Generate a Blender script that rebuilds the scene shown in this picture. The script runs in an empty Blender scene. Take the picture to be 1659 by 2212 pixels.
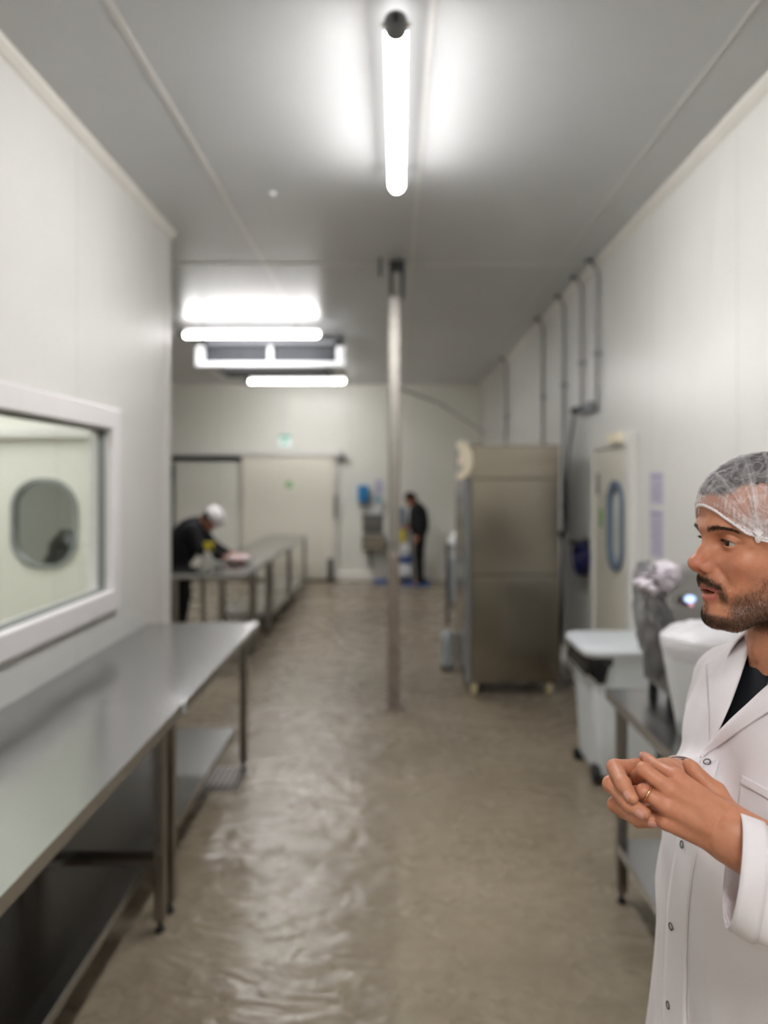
import bpy, bmesh, math, random
import numpy as np
from mathutils import Vector, Matrix
random.seed(7)
SC = bpy.context.scene
COL = SC.collection
# ------------------------------------------------------------------ camera
F, U0, V0, CH = 1600.0, 850.0, 1037.0, 1.75        # focal length and principal point in pixels, camera height
def at(u, v, Y):                                    # photo pixel at depth Y -> world point
    return Vector(((u - U0) * Y / F, Y, CH - (v - V0) * Y / F))
cd = bpy.data.cameras.new('camera')
cam = bpy.data.objects.new('camera', cd); COL.objects.link(cam)
cam.location = (0, 0, CH); cam.rotation_euler = (math.pi / 2, 0, 0)
cd.sensor_fit = 'VERTICAL'; cd.sensor_height = 36.0; cd.sensor_width = 27.0
cd.lens = 36.0 * F / 2212.0
cd.shift_x = -(U0 - 829.5) / 2212.0; cd.shift_y = -(1106.0 - V0) / 2212.0
cd.clip_start = 0.02
cd.dof.use_dof = True; cd.dof.focus_distance = 0.95; cd.dof.aperture_fstop = 2.2; cd.dof.aperture_blades = 0
SC.camera = cam
# ------------------------------------------------------------------ world, exposure
w = bpy.data.worlds.new('world'); SC.world = w; w.use_nodes = True
w.node_tree.nodes['Background'].inputs[0].default_value = (0.9, 0.95, 1.0, 1)
w.node_tree.nodes['Background'].inputs[1].default_value = 0.02
SC.view_settings.view_transform = 'Standard'; SC.view_settings.look = 'None'
SC.view_settings.gamma = 1.0; SC.view_settings.use_curve_mapping = False
SC.view_settings.exposure = 0.36
TUBE_POWER = 112.0                                   # emission of the ceiling tubes
SC.cycles.use_denoising = True; SC.cycles.use_adaptive_sampling = True; SC.cycles.adaptive_threshold = 0.015
SC.cycles.max_bounces = 10; SC.cycles.diffuse_bounces = 5; SC.cycles.glossy_bounces = 5
SC.cycles.transparent_max_bounces = 16; SC.cycles.transmission_bounces = 8
SC.cycles.sample_clamp_indirect = 6.0
SC.cycles.caustics_reflective = False; SC.cycles.caustics_refractive = False
# ------------------------------------------------------------------ materials
def lin(c):
    return tuple(((x / 255) / 12.92 if x / 255 <= 0.04045 else ((x / 255 + 0.055) / 1.055) ** 2.4) for x in c)
class NT:
    def __init__(s, name):
        s.m = bpy.data.materials.new(name); s.m.use_nodes = True
        s.t = s.m.node_tree; s.n = s.t.nodes
        s.b = s.n['Principled BSDF']
    def new(s, typ, **kw):
        x = s.n.new(typ)
        for k, v in kw.items(): setattr(x, k, v)
        return x
    def link(s, a, b): s.t.links.new(a, b)
    def coords(s, scale=(1, 1, 1)):
        g = s.new('ShaderNodeNewGeometry')
        mp = s.new('ShaderNodeMapping'); mp.inputs['Scale'].default_value = scale
        s.link(g.outputs['Position'], mp.inputs['Vector']); return mp.outputs[0]
    def noise(s, scale, detail=4, co=None, rough=0.55, dist=0.0):
        x = s.new('ShaderNodeTexNoise'); x.inputs['Scale'].default_value = scale
        x.inputs['Detail'].default_value = detail; x.inputs['Roughness'].default_value = rough
        x.inputs['Distortion'].default_value = dist
        s.link(co or s.coords(), x.inputs['Vector']); return x.outputs['Fac']
    def ramp(s, fac, a, b, ca, cb):
        r = s.new('ShaderNodeValToRGB'); e = r.color_ramp.elements
        e[0].position = a; e[1].position = b; e[0].color = (*ca, 1); e[1].color = (*cb, 1)
        s.link(fac, r.inputs[0]); return r.outputs[0]
    def bump(s, h, strength, dist=0.01, normal=None):
        x = s.new('ShaderNodeBump'); x.inputs['Strength'].default_value = strength
        x.inputs['Distance'].default_value = dist; s.link(h, x.inputs['Height'])
        if normal: s.link(normal, x.inputs['Normal'])
        return x.outputs[0]
    def math(s, op, a, b=None, c=None):
        x = s.new('ShaderNodeMath', operation=op)
        for i, q in enumerate((a, b, c)):
            if q is None: continue
            if isinstance(q, (int, float)): x.inputs[i].default_value = q
            else: s.link(q, x.inputs[i])
        return x.outputs[0]
def mat(name, col, rough=0.5, metal=0.0, var=0.06, nscale=6.0, bump=0.0, bscale=60.0, coat=0.0, spec=None):
    """plain material: base colour with a slight procedural mottling and optional fine bump"""
    t = NT(name); t.b.inputs['Roughness'].default_value = rough; t.b.inputs['Metallic'].default_value = metal
    c = lin(col) if max(col) > 1.01 else col
    n = t.noise(nscale)
    t.link(t.ramp(n, 0.3, 0.7, tuple(x * (1 - var) for x in c), tuple(min(1, x * (1 + var)) for x in c)), t.b.inputs['Base Color'])
    if bump: t.link(t.bump(t.noise(bscale, 3), bump, 0.004), t.b.inputs['Normal'])
    if coat: t.b.inputs['Coat Weight'].default_value = coat
    if spec is not None: t.b.inputs['Specular IOR Level'].default_value = spec
    return t.m
def panel_mat(name, col, rough, axis=None, y0=0.0, pitch=1.15, spec=0.5):
    """white coated sandwich panel; a narrow joint every `pitch` metres along an axis"""
    t = NT(name); t.b.inputs['Roughness'].default_value = rough; t.b.inputs['Specular IOR Level'].default_value = spec
    c = lin(col); n = t.noise(1.3, 3)
    base = t.ramp(n, 0.3, 0.7, tuple(x * 0.97 for x in c), tuple(min(1, x * 1.02) for x in c))
    if axis is not None:
        g = t.new('ShaderNodeNewGeometry'); sp = t.new('ShaderNodeSeparateXYZ'); t.link(g.outputs['Position'], sp.inputs[0])
        m = t.math('MODULO', t.math('ADD', t.math('SUBTRACT', sp.outputs[axis], y0), pitch * 40), pitch)
        j = t.math('LESS_THAN', m, 0.009)
        mx = t.new('ShaderNodeMix', data_type='RGBA'); t.link(j, mx.inputs[0]); t.link(base, mx.inputs[6])
        mx.inputs[7].default_value = (*[x * 0.80 for x in c], 1); base = mx.outputs[2]
    t.link(base, t.b.inputs['Base Color'])
    t.link(t.bump(t.noise(3.0, 2), 0.06, 0.02), t.b.inputs['Normal'])
    return t.m
def steel_mat(name, col, rough, grain=(4, 90, 90), gb=0.05, var=0.1, waves=0.0, rv=0.25):
    t = NT(name); t.b.inputs['Metallic'].default_value = 1.0
    c = lin(col)
    n = t.noise(2.5, 4); gr = t.noise(1.0, 3, t.coords(grain))
    t.link(t.ramp(n, 0.3, 0.7, tuple(x * (1 - var) for x in c), tuple(min(1, x * (1 + var)) for x in c)), t.b.inputs['Base Color'])
    r = t.new('ShaderNodeMapRange'); r.inputs[3].default_value = rough * (1 - rv); r.inputs[4].default_value = rough * (1 + rv)
    t.link(gr, r.inputs[0]); t.link(r.outputs[0], t.b.inputs['Roughness'])
    nb = t.bump(gr, gb, 0.002)
    if waves: nb = t.bump(t.noise(1.1, 0), waves, 0.05, nb)
    t.link(nb, t.b.inputs['Normal'])
    return t.m
def emit_mat(name, col, strength):
    t = NT(name); t.b.inputs['Base Color'].default_value = (0.9, 0.9, 0.9, 1)
    t.b.inputs['Emission Color'].default_value = (*col, 1); t.b.inputs['Emission Strength'].default_value = strength
    return t.m
def glass_mat(name, tint=(0.93, 0.955, 0.935), refl=0.10):
    t = NT(name); t.n.remove(t.b)
    o = t.n['Material Output']
    tr = t.new('ShaderNodeBsdfTransparent'); tr.inputs[0].default_value = (*tint, 1)
    gl = t.new('ShaderNodeBsdfGlossy'); gl.inputs['Roughness'].default_value = 0.03; gl.inputs[0].default_value = (0.9, 0.95, 0.9, 1)
    fr = t.new('ShaderNodeFresnel'); fr.inputs[0].default_value = 1.45
    ge = t.new('ShaderNodeNewGeometry'); fac = t.math('MULTIPLY', fr.outputs[0], t.math('SUBTRACT', 1.0, ge.outputs['Backfacing']))
    mx = t.new('ShaderNodeMixShader'); t.link(fac, mx.inputs[0])
    t.link(tr.outputs[0], mx.inputs[1]); t.link(gl.outputs[0], mx.inputs[2]); t.link(mx.outputs[0], o.inputs[0])
    return t.m
def floor_mat():
    t = NT('resin_concrete')
    a = t.noise(0.9, 5, rough=0.6); b = t.noise(14, 6, rough=0.7)
    m = t.math('ADD', t.math('MULTIPLY', a, 0.65), t.math('MULTIPLY', b, 0.35))
    t.link(t.ramp(m, 0.36, 0.66, lin((122, 110, 93)), lin((155, 143, 124))), t.b.inputs['Base Color'])
    wv = t.noise(5.5, 3, t.coords((0.75, 1.35, 1)), rough=0.5, dist=1.4)
    r = t.new('ShaderNodeMapRange'); r.inputs[3].default_value = 0.17; r.inputs[4].default_value = 0.38
    t.link(t.noise(2.0, 4), r.inputs[0]); t.link(r.outputs[0], t.b.inputs['Roughness'])
    nb = t.bump(wv, 0.38, 0.04); nb = t.bump(b, 0.06, 0.006, nb)
    t.link(nb, t.b.inputs['Normal']); t.b.inputs['Specular IOR Level'].default_value = 0.45
    return t.m
M = {}
M['wall'] = panel_mat('white_wall_panel', (226, 225, 221), 0.36, 1, 3.40, 1.13)
M['wall_l'] = panel_mat('white_left_wall_panel', (226, 225, 221), 0.36, 1, 3.54, 1.17)
M['wall_b'] = panel_mat('white_back_wall_panel', (228, 227, 218), 0.36, 0, -1.93, 1.15)
M['ceil'] = panel_mat('white_ceiling_panel', (206, 207, 208), 0.34)
M['trim'] = mat('cream_trim', (230, 226, 218), 0.45, var=0.02)
M['strip'] = mat('white_joint_strip', (226, 225, 221), 0.35, var=0.02)
M['floor'] = floor_mat()
M['steel'] = steel_mat('brushed_steel_top', (184, 184, 185), 0.22, (260, 7, 260), 0.0, 0.02, 0.12, 0.06)
M['steel_leg'] = steel_mat('steel_leg', (150, 145, 138), 0.3, (60, 60, 4), 0.03)
M['steel_cab'] = steel_mat('brushed_cabinet_steel', (152, 145, 133), 0.21, (12, 12, 320), 0.015, 0.03, 0.05)
M['steel_dark'] = steel_mat('dull_steel', (150, 146, 140), 0.38, (4, 60, 60))
M['white'] = mat('white_plastic', (236, 238, 240), 0.35, var=0.02)
M['frame'] = mat('white_window_frame', (240, 236, 236), 0.35, var=0.015)
M['lidw'] = mat('white_bin_plastic', (226, 232, 236), 0.4, var=0.02)
M['black'] = mat('black_rubber', (22, 22, 24), 0.5, var=0.2)
M['bag'] = mat('black_bin_bag', (16, 16, 18), 0.25, var=0.3, bump=0.8, bscale=40)
M['dark'] = mat('dark_grey_metal', (66, 68, 72), 0.5, metal=0.3, var=0.15)
M['grey'] = mat('grey_plastic', (128, 130, 134), 0.5, var=0.05)
M['pipe'] = mat('grey_conduit', (156, 156, 156), 0.4, metal=0.5, var=0.05)
M['hose'] = mat('grey_hose', (112, 114, 118), 0.5, var=0.08)
M['navy'] = mat('navy_hose', (14, 18, 72), 0.4, var=0.15)
M['blue'] = mat('blue_plastic', (22, 118, 176), 0.4, var=0.05)
M['matblue'] = mat('blue_mat', (36, 76, 140), 0.7, var=0.12, nscale=30)
M['cream'] = mat('cream_plastic', (244, 232, 206), 0.45, var=0.03)
M['caster'] = mat('cream_caster', (214, 200, 160), 0.5, var=0.06)
M['door'] = mat('pale_door_panel', (222, 218, 204), 0.4, var=0.015)
M['green'] = mat('green_sticker', (96, 168, 84), 0.5, var=0.04)
M['mint'] = emit_mat('mint_sign_light', (0.55, 0.9, 0.8), 0.25)
M['signgreen'] = mat('sign_green', (60, 170, 140), 0.5, var=0.03)
M['paper'] = mat('lilac_paper', (206, 202, 214), 0.7, var=0.02)
M['ink'] = mat('lilac_ink', (150, 146, 178), 0.7, var=0.1)
M['yellow'] = mat('yellow_plastic', (212, 192, 40), 0.5, var=0.05)
M['portal'] = mat('blue_grey_gasket', (104, 118, 138), 0.45, var=0.05)
M['gasket'] = mat('grey_gasket', (132, 136, 134), 0.5, var=0.05)
M['glass'] = glass_mat('window_glass')
M['coil'] = mat('dark_coil_fins', (60, 62, 70), 0.5, metal=0.4, var=0.15)
M['tube'] = emit_mat('lit_tube', (1.0, 0.985, 0.98), TUBE_POWER)
def beam(m):
    """LED strip behind the diffuser faces down: the sides of the tube glow less than its underside"""
    t = m.node_tree; b = t.nodes['Principled BSDF']; g = t.nodes.new('ShaderNodeNewGeometry'); sp = t.nodes.new('ShaderNodeSeparateXYZ'); t.links.new(g.outputs['Normal'], sp.inputs[0])
    r = t.nodes.new('ShaderNodeMapRange'); r.inputs[1].default_value = .25; r.inputs[2].default_value = -.75; r.inputs[3].default_value = TUBE_POWER * .16; r.inputs[4].default_value = TUBE_POWER
    t.links.new(sp.outputs[2], r.inputs[0]); t.links.new(r.outputs[0], b.inputs['Emission Strength'])
beam(M['tube'])
M['spine'] = emit_mat('dimly_lit_tube_back', (1.0, .985, .98), 2.5)
M['capgrey'] = mat('grey_end_cap', (120, 120, 124), 0.4, var=0.05)
M['pale'] = mat('pale_grey_plastic', (178, 186, 190), 0.45, var=0.04)
M['tray'] = mat('dark_tray', (40, 40, 44), 0.5, var=0.1)
M['galv'] = mat('galvanised_column', (150, 140, 132), 0.42, metal=0.85, var=0.12, nscale=5)
# ------------------------------------------------------------------ mesh helpers
class MB:
    def __init__(s): s.bm = bmesh.new()
    def _merge(s, b):
        me = bpy.data.meshes.new('tmp'); b.to_mesh(me); b.free(); s.bm.from_mesh(me); bpy.data.meshes.remove(me)
    def box(s, lo, hi, bev=0.0, seg=2, rot=None, pivot=None):
        b = bmesh.new(); bmesh.ops.create_cube(b, size=1)
        lo = Vector(lo); hi = Vector(hi)
        for v in b.verts: v.co = Vector([(lo[i] + hi[i]) / 2 + v.co[i] * (hi[i] - lo[i]) for i in range(3)])
        if bev: bmesh.ops.bevel(b, geom=list(b.edges), offset=bev, segments=seg, profile=0.5, affect='EDGES')
        if rot is not None:
            p = Vector(pivot) if pivot is not None else (lo + hi) / 2
            for v in b.verts: v.co = p + rot @ (v.co - p)
        s._merge(b); return s
    def tube(s, pts, r, seg=12, cap=True, radii=None):
        pts = [Vector(p) for p in pts]; n = len(pts); rings = []
        up = None
        for i, p in enumerate(pts):
            d = (pts[min(i + 1, n - 1)] - pts[max(i - 1, 0)]).normalized()
            if up is None:
                up = d.orthogonal().normalized()
            up = (up - d * up.dot(d)).normalized(); sd = d.cross(up)
            rr = radii[i] if radii else r
            rings.append([s.bm.verts.new(p + (up * math.cos(2 * math.pi * k / seg) + sd * math.sin(2 * math.pi * k / seg)) * rr) for k in range(seg)])
        for a, b in zip(rings, rings[1:]):
            for k in range(seg): s.bm.faces.new((a[k], a[(k + 1) % seg], b[(k + 1) % seg], b[k]))
        if cap:
            s.bm.faces.new(rings[0][::-1]); s.bm.faces.new(rings[-1])
        return s
    def lathe(s, prof, c, axis='z', seg=28):
        c = Vector(c); rings = []
        for (r, h) in prof:
            ring = []
            for k in range(seg):
                a = 2 * math.pi * k / seg; x, y = r * math.cos(a), r * math.sin(a)
                p = {'z': (x, y, h), 'x': (h, x, y), 'y': (y, h, x)}[axis]
                ring.append(s.bm.verts.new(c + Vector(p)))
            rings.append(ring)
        for a, b in zip(rings, rings[1:]):
            for k in range(seg): s.bm.faces.new((a[k], a[(k + 1) % seg], b[(k + 1) % seg], b[k]))
        if prof[0][0] > 1e-5: s.bm.faces.new(rings[0][::-1])
        if prof[-1][0] > 1e-5: s.bm.faces.new(rings[-1])
        return s
    def prism(s, poly, axis, a, b):
        """extrude a 2D polygon along an axis from a to b; poly in the other two axes in xyz order"""
        def mk(p, h):
            return {'x': (h, p[0], p[1]), 'y': (p[0], h, p[1]), 'z': (p[0], p[1], h)}[axis]
        A = [s.bm.verts.new(mk(p, a)) for p in poly]; B = [s.bm.verts.new(mk(p, b)) for p in poly]
        n = len(poly)
        s.bm.faces.new(A[::-1]); s.bm.faces.new(B)
        for i in range(n): s.bm.faces.new((A[i], A[(i + 1) % n], B[(i + 1) % n], B[i]))
        return s
    def ringprism(s, outer, inner, axis, a, b):
        def mk(p, h):
            return {'x': (h, p[0], p[1]), 'y': (p[0], h, p[1]), 'z': (p[0], p[1], h)}[axis]
        V = [[s.bm.verts.new(mk(p, h)) for p in q] for q in (outer, inner) for h in (a, b)]
        n = len(outer)
        for i in range(n):
            j = (i + 1) % n
            for (P, Q) in ((V[0], V[1]), (V[1], V[3]), (V[3], V[2]), (V[2], V[0])):
                s.bm.faces.new((P[i], P[j], Q[j], Q[i]))
        return s
    def build(s, name, m, parent=None, smooth=None, bevel=0.0, origin=None):
        me = bpy.data.meshes.new(name)
        bmesh.ops.remove_doubles(s.bm, verts=list(s.bm.verts), dist=1e-6)
        bmesh.ops.recalc_face_normals(s.bm, faces=list(s.bm.faces))
        o0 = Vector((0, 0, 0))
        if parent is not None: o0 = root_loc(parent)
        elif origin is not None: o0 = Vector(origin)
        for v in s.bm.verts: v.co -= o0
        s.bm.to_mesh(me); s.bm.free()
        o = bpy.data.objects.new(name, me); COL.objects.link(o)
        if parent is not None: o.parent = parent
        elif origin is not None: o.location = o0
        me.materials.append(m)
        if smooth:
            me.polygons.foreach_set('use_smooth', [True] * len(me.polygons))
            me.set_sharp_from_angle(angle=math.radians(smooth))
        return o
def root_loc(o):
    v = Vector((0, 0, 0))
    while o is not None: v = v + Vector(o.location); o = o.parent
    return v
def tag(o, label=None, cat=None, group=None, kind=None):
    if label: o['label'] = label
    if cat: o['category'] = cat
    if group: o['group'] = group
    if kind: o['kind'] = kind
    return o
def thing(name, label, cat, loc, group=None):
    o = bpy.data.objects.new(name, None); COL.objects.link(o); o.location = loc; o.empty_display_size = 0.1
    return tag(o, label, cat, group)
def struct(name, mb, m, label, cat='wall', parent=None, smooth=None):
    o = mb.build(name, m, parent, smooth)
    if parent is None: tag(o, label, cat, kind='structure')
    return o
def copy_tree(o, parent=None):
    c = o.copy(); COL.objects.link(c)
    if parent is not None: c.parent = parent
    for ch in list(o.children): copy_tree(ch, c)
    return c
def stadium(cy, cz, hw, hh, r, n=10):
    """rounded rectangle outline with corner radius r"""
    out = []
    for (sx, sz, a0) in ((1, 1, 0), (-1, 1, 90), (-1, -1, 180), (1, -1, 270)):
        for k in range(n + 1):
            a = math.radians(a0 + 90 * k / n)
            out.append((cy + sx * (hw - r) + r * math.cos(a), cz + sz * (hh - r) + r * math.sin(a)))
    return out
def hull_hole(mb, rect, hole, axis, a, b):
    """wall slab: rectangle (y0,y1,z0,z1) with a hole given as an outline, extruded along an axis"""
    y0, y1, z0, z1 = rect; cy = sum(p[0] for p in hole) / len(hole); cz = sum(p[1] for p in hole) / len(hole)
    outer = []
    for (py, pz) in hole:
        dy, dz = py - cy, pz - cz
        k = min([((y1 - cy) / dy) if dy > 1e-9 else 1e9, ((y0 - cy) / dy) if dy < -1e-9 else 1e9,
                 ((z1 - cz) / dz) if dz > 1e-9 else 1e9, ((z0 - cz) / dz) if dz < -1e-9 else 1e9])
        outer.append((cy + dy * k, cz + dz * k))
    # add the exact rectangle corners by snapping the closest outline point to each
    for c in ((y0, z0), (y0, z1), (y1, z0), (y1, z1)):
        i = min(range(len(outer)), key=lambda q: (outer[q][0] - c[0]) ** 2 + (outer[q][1] - c[1]) ** 2)
        outer[i] = c
    mb.ringprism(outer, hole, axis, a, b)
# ------------------------------------------------------------------ the room
XL, XR, YC, YB, ZC, YR = -1.515, 1.58, 5.02, 13.0, 3.43, -2.2
struct('floor', MB().box((-5.6, YR - .1, -.1), (XR + .1, YB + .1, 0)), M['floor'], 'grey-brown glossy resin concrete floor with faint ripples', 'floor')
struct('ceiling', MB().box((-5.6, YR - .1, ZC), (XR + .1, YB + .1, ZC + .1)), M['ceil'], 'glossy white panelled ceiling', 'ceiling')
struct('wall_right', MB().box((XR, YR - .1, 0), (XR + .1, YB + .1, ZC)), M['wall'], 'long white panelled wall on the right')
struct('wall_back', MB().box((-5.6, YB, 0), (XR, YB + .1, ZC)), M['wall_b'], 'white panelled end wall behind the sliding door')
struct('wall_rear', MB().box((-5.6, YR - .1, 0), (XR, YR, ZC)), M['wall_b'], 'white wall behind the viewer')
struct('wall_far_left', MB().box((-5.6, YR, 0), (-5.5, YB, ZC)), M['wall_l'], 'white wall at the far left end of the hall')
WY0, WY1, WZ0, WZ1 = 1.55, 4.03, 1.055, 2.13          # window frame outside
mb = MB(); fw = 0.11
gy0, gy1, gz0, gz1 = WY0 + fw, WY1 - fw, WZ0 + fw, WZ1 - fw
hy0, hy1, hz0, hz1 = WY0 + .02, WY1 - .02, WZ0 + .02, WZ1 - .02
mb.box((XL - .1, YR, 0), (XL, hy0, ZC)); mb.box((XL - .1, hy1, 0), (XL, YC, ZC))
mb.box((XL - .1, hy0, 0), (XL, hy1, hz0)); mb.box((XL - .1, hy0, hz1), (XL, hy1, ZC))
struct('wall_left', mb, M['wall_l'], 'white panelled wall on the left holding the wide window')
dx0, dx1, dz1 = -2.78, -1.88, 2.05                    # inner-room door in the cross wall
hole = stadium(-2.33, 1.46, 0.205, 0.285, 0.185)
mb = MB(); mb.box((-5.5, YC - .1, 0), (dx0, YC, ZC)); mb.box((dx1, YC - .1, 0), (XL - .1, YC, ZC)); mb.box((dx0, YC - .1, dz1), (dx1, YC, ZC))
struct('wall_cross', mb, M['wall_b'], 'white cross wall closing off the room seen through the window')
struct('trim_1', MB().box((XL - .004, YC - .11, 0), (XL + .006, YC + .006, ZC - .05), 0.002), M['strip'], 'white corner profile at the end of the left wall', 'trim')
def cove(x, s, y0, y1):
    return MB().prism([(x, ZC), (x + s * .045, ZC), (x + s * .041, ZC - .015), (x + s * .015, ZC - .041), (x, ZC - .05)], 'y', y0, y1)
struct('trim_2', cove(XL, 1, YR, YC + .01), M['trim'], 'cream coving along the top of the left wall', 'trim')
struct('trim_3', cove(XR, -1, YR, YB), M['trim'], 'cream coving along the top of the right wall', 'trim')
struct('trim_4', MB().box((-5.5, YB - .03, ZC - .05), (XR - .05, YB, ZC), .008), M['trim'], 'cream coving along the top of the end wall', 'trim')
for i, (x, sw) in enumerate(((-2.14, .01), (-1.0, .013), (0.14, .009), (1.28, .004))):
    struct('trim_%d' % (5 + i), MB().box((x - sw, (YR if x > XL else YC), ZC - .003), (x + sw, YB - .03, ZC + .001)), M['strip'], 'thin white joint strip running along the ceiling', 'trim')
struct('trim_9', MB().box((-5.5, 5.745, ZC - .004), (XR - .05, 5.775, ZC + .001)), M['strip'], 'thin white joint strip running across the ceiling', 'trim')
struct('baseboard_right', MB().prism([(XR - .05, 0), (XR, 0), (XR, .12), (XR - .025, .12), (XR - .05, .09)], 'y', YR, YB), M['trim'], 'low cream kerb along the foot of the right wall', 'kerb')
struct('baseboard_back', MB().prism([(YB - .07, 0), (YB, 0), (YB, .14), (YB - .04, .14), (YB - .07, .11)], 'x', -0.98, XR - .05), M['trim'], 'low cream kerb along the foot of the end wall', 'kerb')
struct('trim_10', MB().box((XR - .03, YB - .05, 0.12), (XR, YB, ZC - .05), .006), M['trim'], 'pale corner profile between end wall and right wall', 'trim')
# window in the left wall
wn = thing('window_1', 'wide interior window with a thick white frame in the left wall', 'window', (XL, (WY0 + WY1) / 2, WZ0)); wn['kind'] = 'structure'
mb = MB()
pr = 0.035
xb = XL - .104
mb.box((xb, WY0, WZ1 - fw), (XL + pr, WY1, WZ1), .008); mb.box((xb, WY0, WZ0), (XL + pr, WY1, WZ0 + fw), .008)
mb.box((xb + .001, WY0 + .001, WZ0 + fw - .01), (XL + pr - .001, WY0 + fw, WZ1 - fw + .01), .006); mb.box((xb + .001, WY1 - fw, WZ0 + fw - .01), (XL + pr - .001, WY1 - .001, WZ1 - fw + .01), .006)
mb.build('window_frame', M['frame'], wn)
mb = MB(); g = .014
q_ = .0008
mb.box((XL - .045, gy0 - q_, gz0 - q_), (XL - .01, gy1 + q_, gz0 + g)); mb.box((XL - .045, gy0 - q_, gz1 - g), (XL - .01, gy1 + q_, gz1 + q_)); mb.box((XL - .0445, gy1 - g, gz0 + g - q_), (XL - .0105, gy1 + q_, gz1 - g + q_)); mb.box((XL - .0445, gy0 - q_, gz0 + g - q_), (XL - .0105, gy0 + g, gz1 - g + q_))
mb.build('gasket', M['gasket'], wn)
MB().box((XL - .034, gy0 + .005, gz0 + .005), (XL - .028, gy1 - .005, gz1 - .005)).build('window_pane', M['glass'], wn)
# door of the inner room, seen through the window
d1 = thing('door_1', 'white inner-room door with a rounded porthole seen through the window', 'door', ((dx0 + dx1) / 2, YC - .05, 0)); d1['kind'] = 'structure'
mb = MB(); hull_hole(mb, (dx0 + .02, dx1 - .02, .01, dz1 - .02), hole, 'y', YC - .075, YC - .03); mb.build('door_leaf', M['wall_b'], d1)
MB().ringprism(stadium(-2.33, 1.46, .222, .302, .20), stadium(-2.33, 1.46, .196, .276, .175), 'y', YC - .095, YC - .02).build('porthole_frame', M['gasket'], d1)
MB().prism(stadium(-2.33, 1.46, .2, .28, .18), 'y', YC - .055, YC - .050).build('porthole_pane', M['glass'], d1)
mb = MB(); mb.box((dx0 - .06, YC - .13, dz1 - .02), (dx1 + .06, YC - .08, dz1 + .05), .006); mb.box((dx0 - .06, YC - .13, 0), (dx0 + .02, YC - .08, dz1), .006); mb.box((dx1 - .02, YC - .13, 0), (dx1 + .06, YC - .08, dz1), .006)
mb.build('door_frame', M['strip'], d1)
tag(MB().box((-2.03, YC - .080, 1.38), (-1.97, YC - .0751, 1.50)).build('green_sticker', M['green'], None, origin=(-2.0, YC - .0751, 1.44)), 'small green sticker on the inner-room door right of its porthole', 'sticker')
# right door
d2 = thing('door_2', 'white swing door with an oval porthole in the right wall', 'door', (XR, 5.25, 0)); d2['kind'] = 'structure'
dy0, dy1 = 4.87, 5.68
mb = MB(); hull_hole(mb, (dy0, dy1, .06, 1.97), stadium(5.13, 1.435, .15, .285, .145), 'x', XR - .035, XR - .004); mb.build('door_leaf', M['door'], d2)
MB().ringprism(stadium(5.13, 1.435, .178, .315, .172), stadium(5.13, 1.435, .135, .27, .13), 'x', XR - .055, XR - .003).build('porthole_frame', M['portal'], d2)
MB().prism(stadium(5.13, 1.435, .15, .285, .145), 'x', XR - .018, XR - .012).build('porthole_pane', mat('frosted_pane', (214, 216, 206), 0.25, var=.02), d2)
mb = MB(); mb.box((XR - .055, dy1, 0), (XR, dy1 + .09, 2.06), .006); mb.box((XR - .055, dy0 - .09, 0), (XR, dy0, 2.06), .006); mb.box((XR - .055, dy0, 1.975), (XR, dy1, 2.06), .006)
mb.build('door_frame', M['strip'], d2)
MB().box((XR - .09, 4.93, 2.0), (XR - .05, 5.2, 2.07), .006).build('door_closer', M['cream'], d2)
MB().box((XR - .055, 5.55, 1.64), (XR - .034, 5.585, 1.80), .005).build('hinge', M['grey'], d2)
tag(MB().box((XR - .0375, 5.47, 1.40), (XR - .035, 5.545, 1.54)).build('green_sticker', M['green'], None, origin=(XR - .035, 5.5, 1.47)), 'small green sticker on the right wall door beside its oval porthole', 'sticker')
# sliding door at the end wall
k = YB / F
def bx(u): return (u - U0) * k
def bz(v): return CH - (v - V0) * k
d3 = thing('door_3', 'wide pale sliding door hung on a rail at the end wall', 'door', (bx(560), YB, 0)); d3['kind'] = 'structure'
MB().box((bx(526), YB - .16, .05), (bx(722), YB - .06, bz(984)), .01).build('sliding_panel', M['door'], d3)
MB().box((bx(380), YB - .05, .02), (bx(531), YB - .005, bz(996)), .006).build('fixed_panel', M['wall_b'], d3)
MB().box((bx(340), YB - .20, bz(984)), (bx(740), YB - .002, bz(973)), .006).build('track_rail', M['strip'], d3)
MB().box((bx(340), YB - .09, bz(995)), (bx(521), YB - .003, bz(985))).build('track_shade', M['dark'], d3)  # dark strip standing in for the shade under the rail
MB().box((bx(738), YB - .19, bz(993)), (bx(748), YB - .03, bz(983)), .01).build('end_stop', M['gasket'], d3)
MB().box((bx(722), YB - .12, .05), (bx(729), YB - .05, bz(988)), .005).build('door_jamb', M['strip'], d3)
mb = MB(); mb.tube([(bx(726), YB - .17, bz(1068)), (bx(726), YB - .17, bz(1118))], .022, 10); mb.box((bx(726) - .015, YB - .17, bz(1074)), (bx(726) + .015, YB - .11, bz(1070))); mb.box((bx(726) - .015, YB - .17, bz(1116)), (bx(726) + .015, YB - .11, bz(1112)))
mb.build('handle', M['grey'], d3)
MB().box((bx(710), YB - .24, 0), (bx(721), YB - .165, bz(1204)), .01).build('floor_guide', M['dark'], d3)
MB().box((bx(366), YB - .10, 0), (bx(377), YB - .01, bz(1000)), .008).build('left_jamb', M['gasket'], d3)
MB().box((bx(366), YB - .17, bz(1034)), (bx(379), YB - .10, bz(1008)), .01).build('lock_box', M['dark'], d3)
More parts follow.
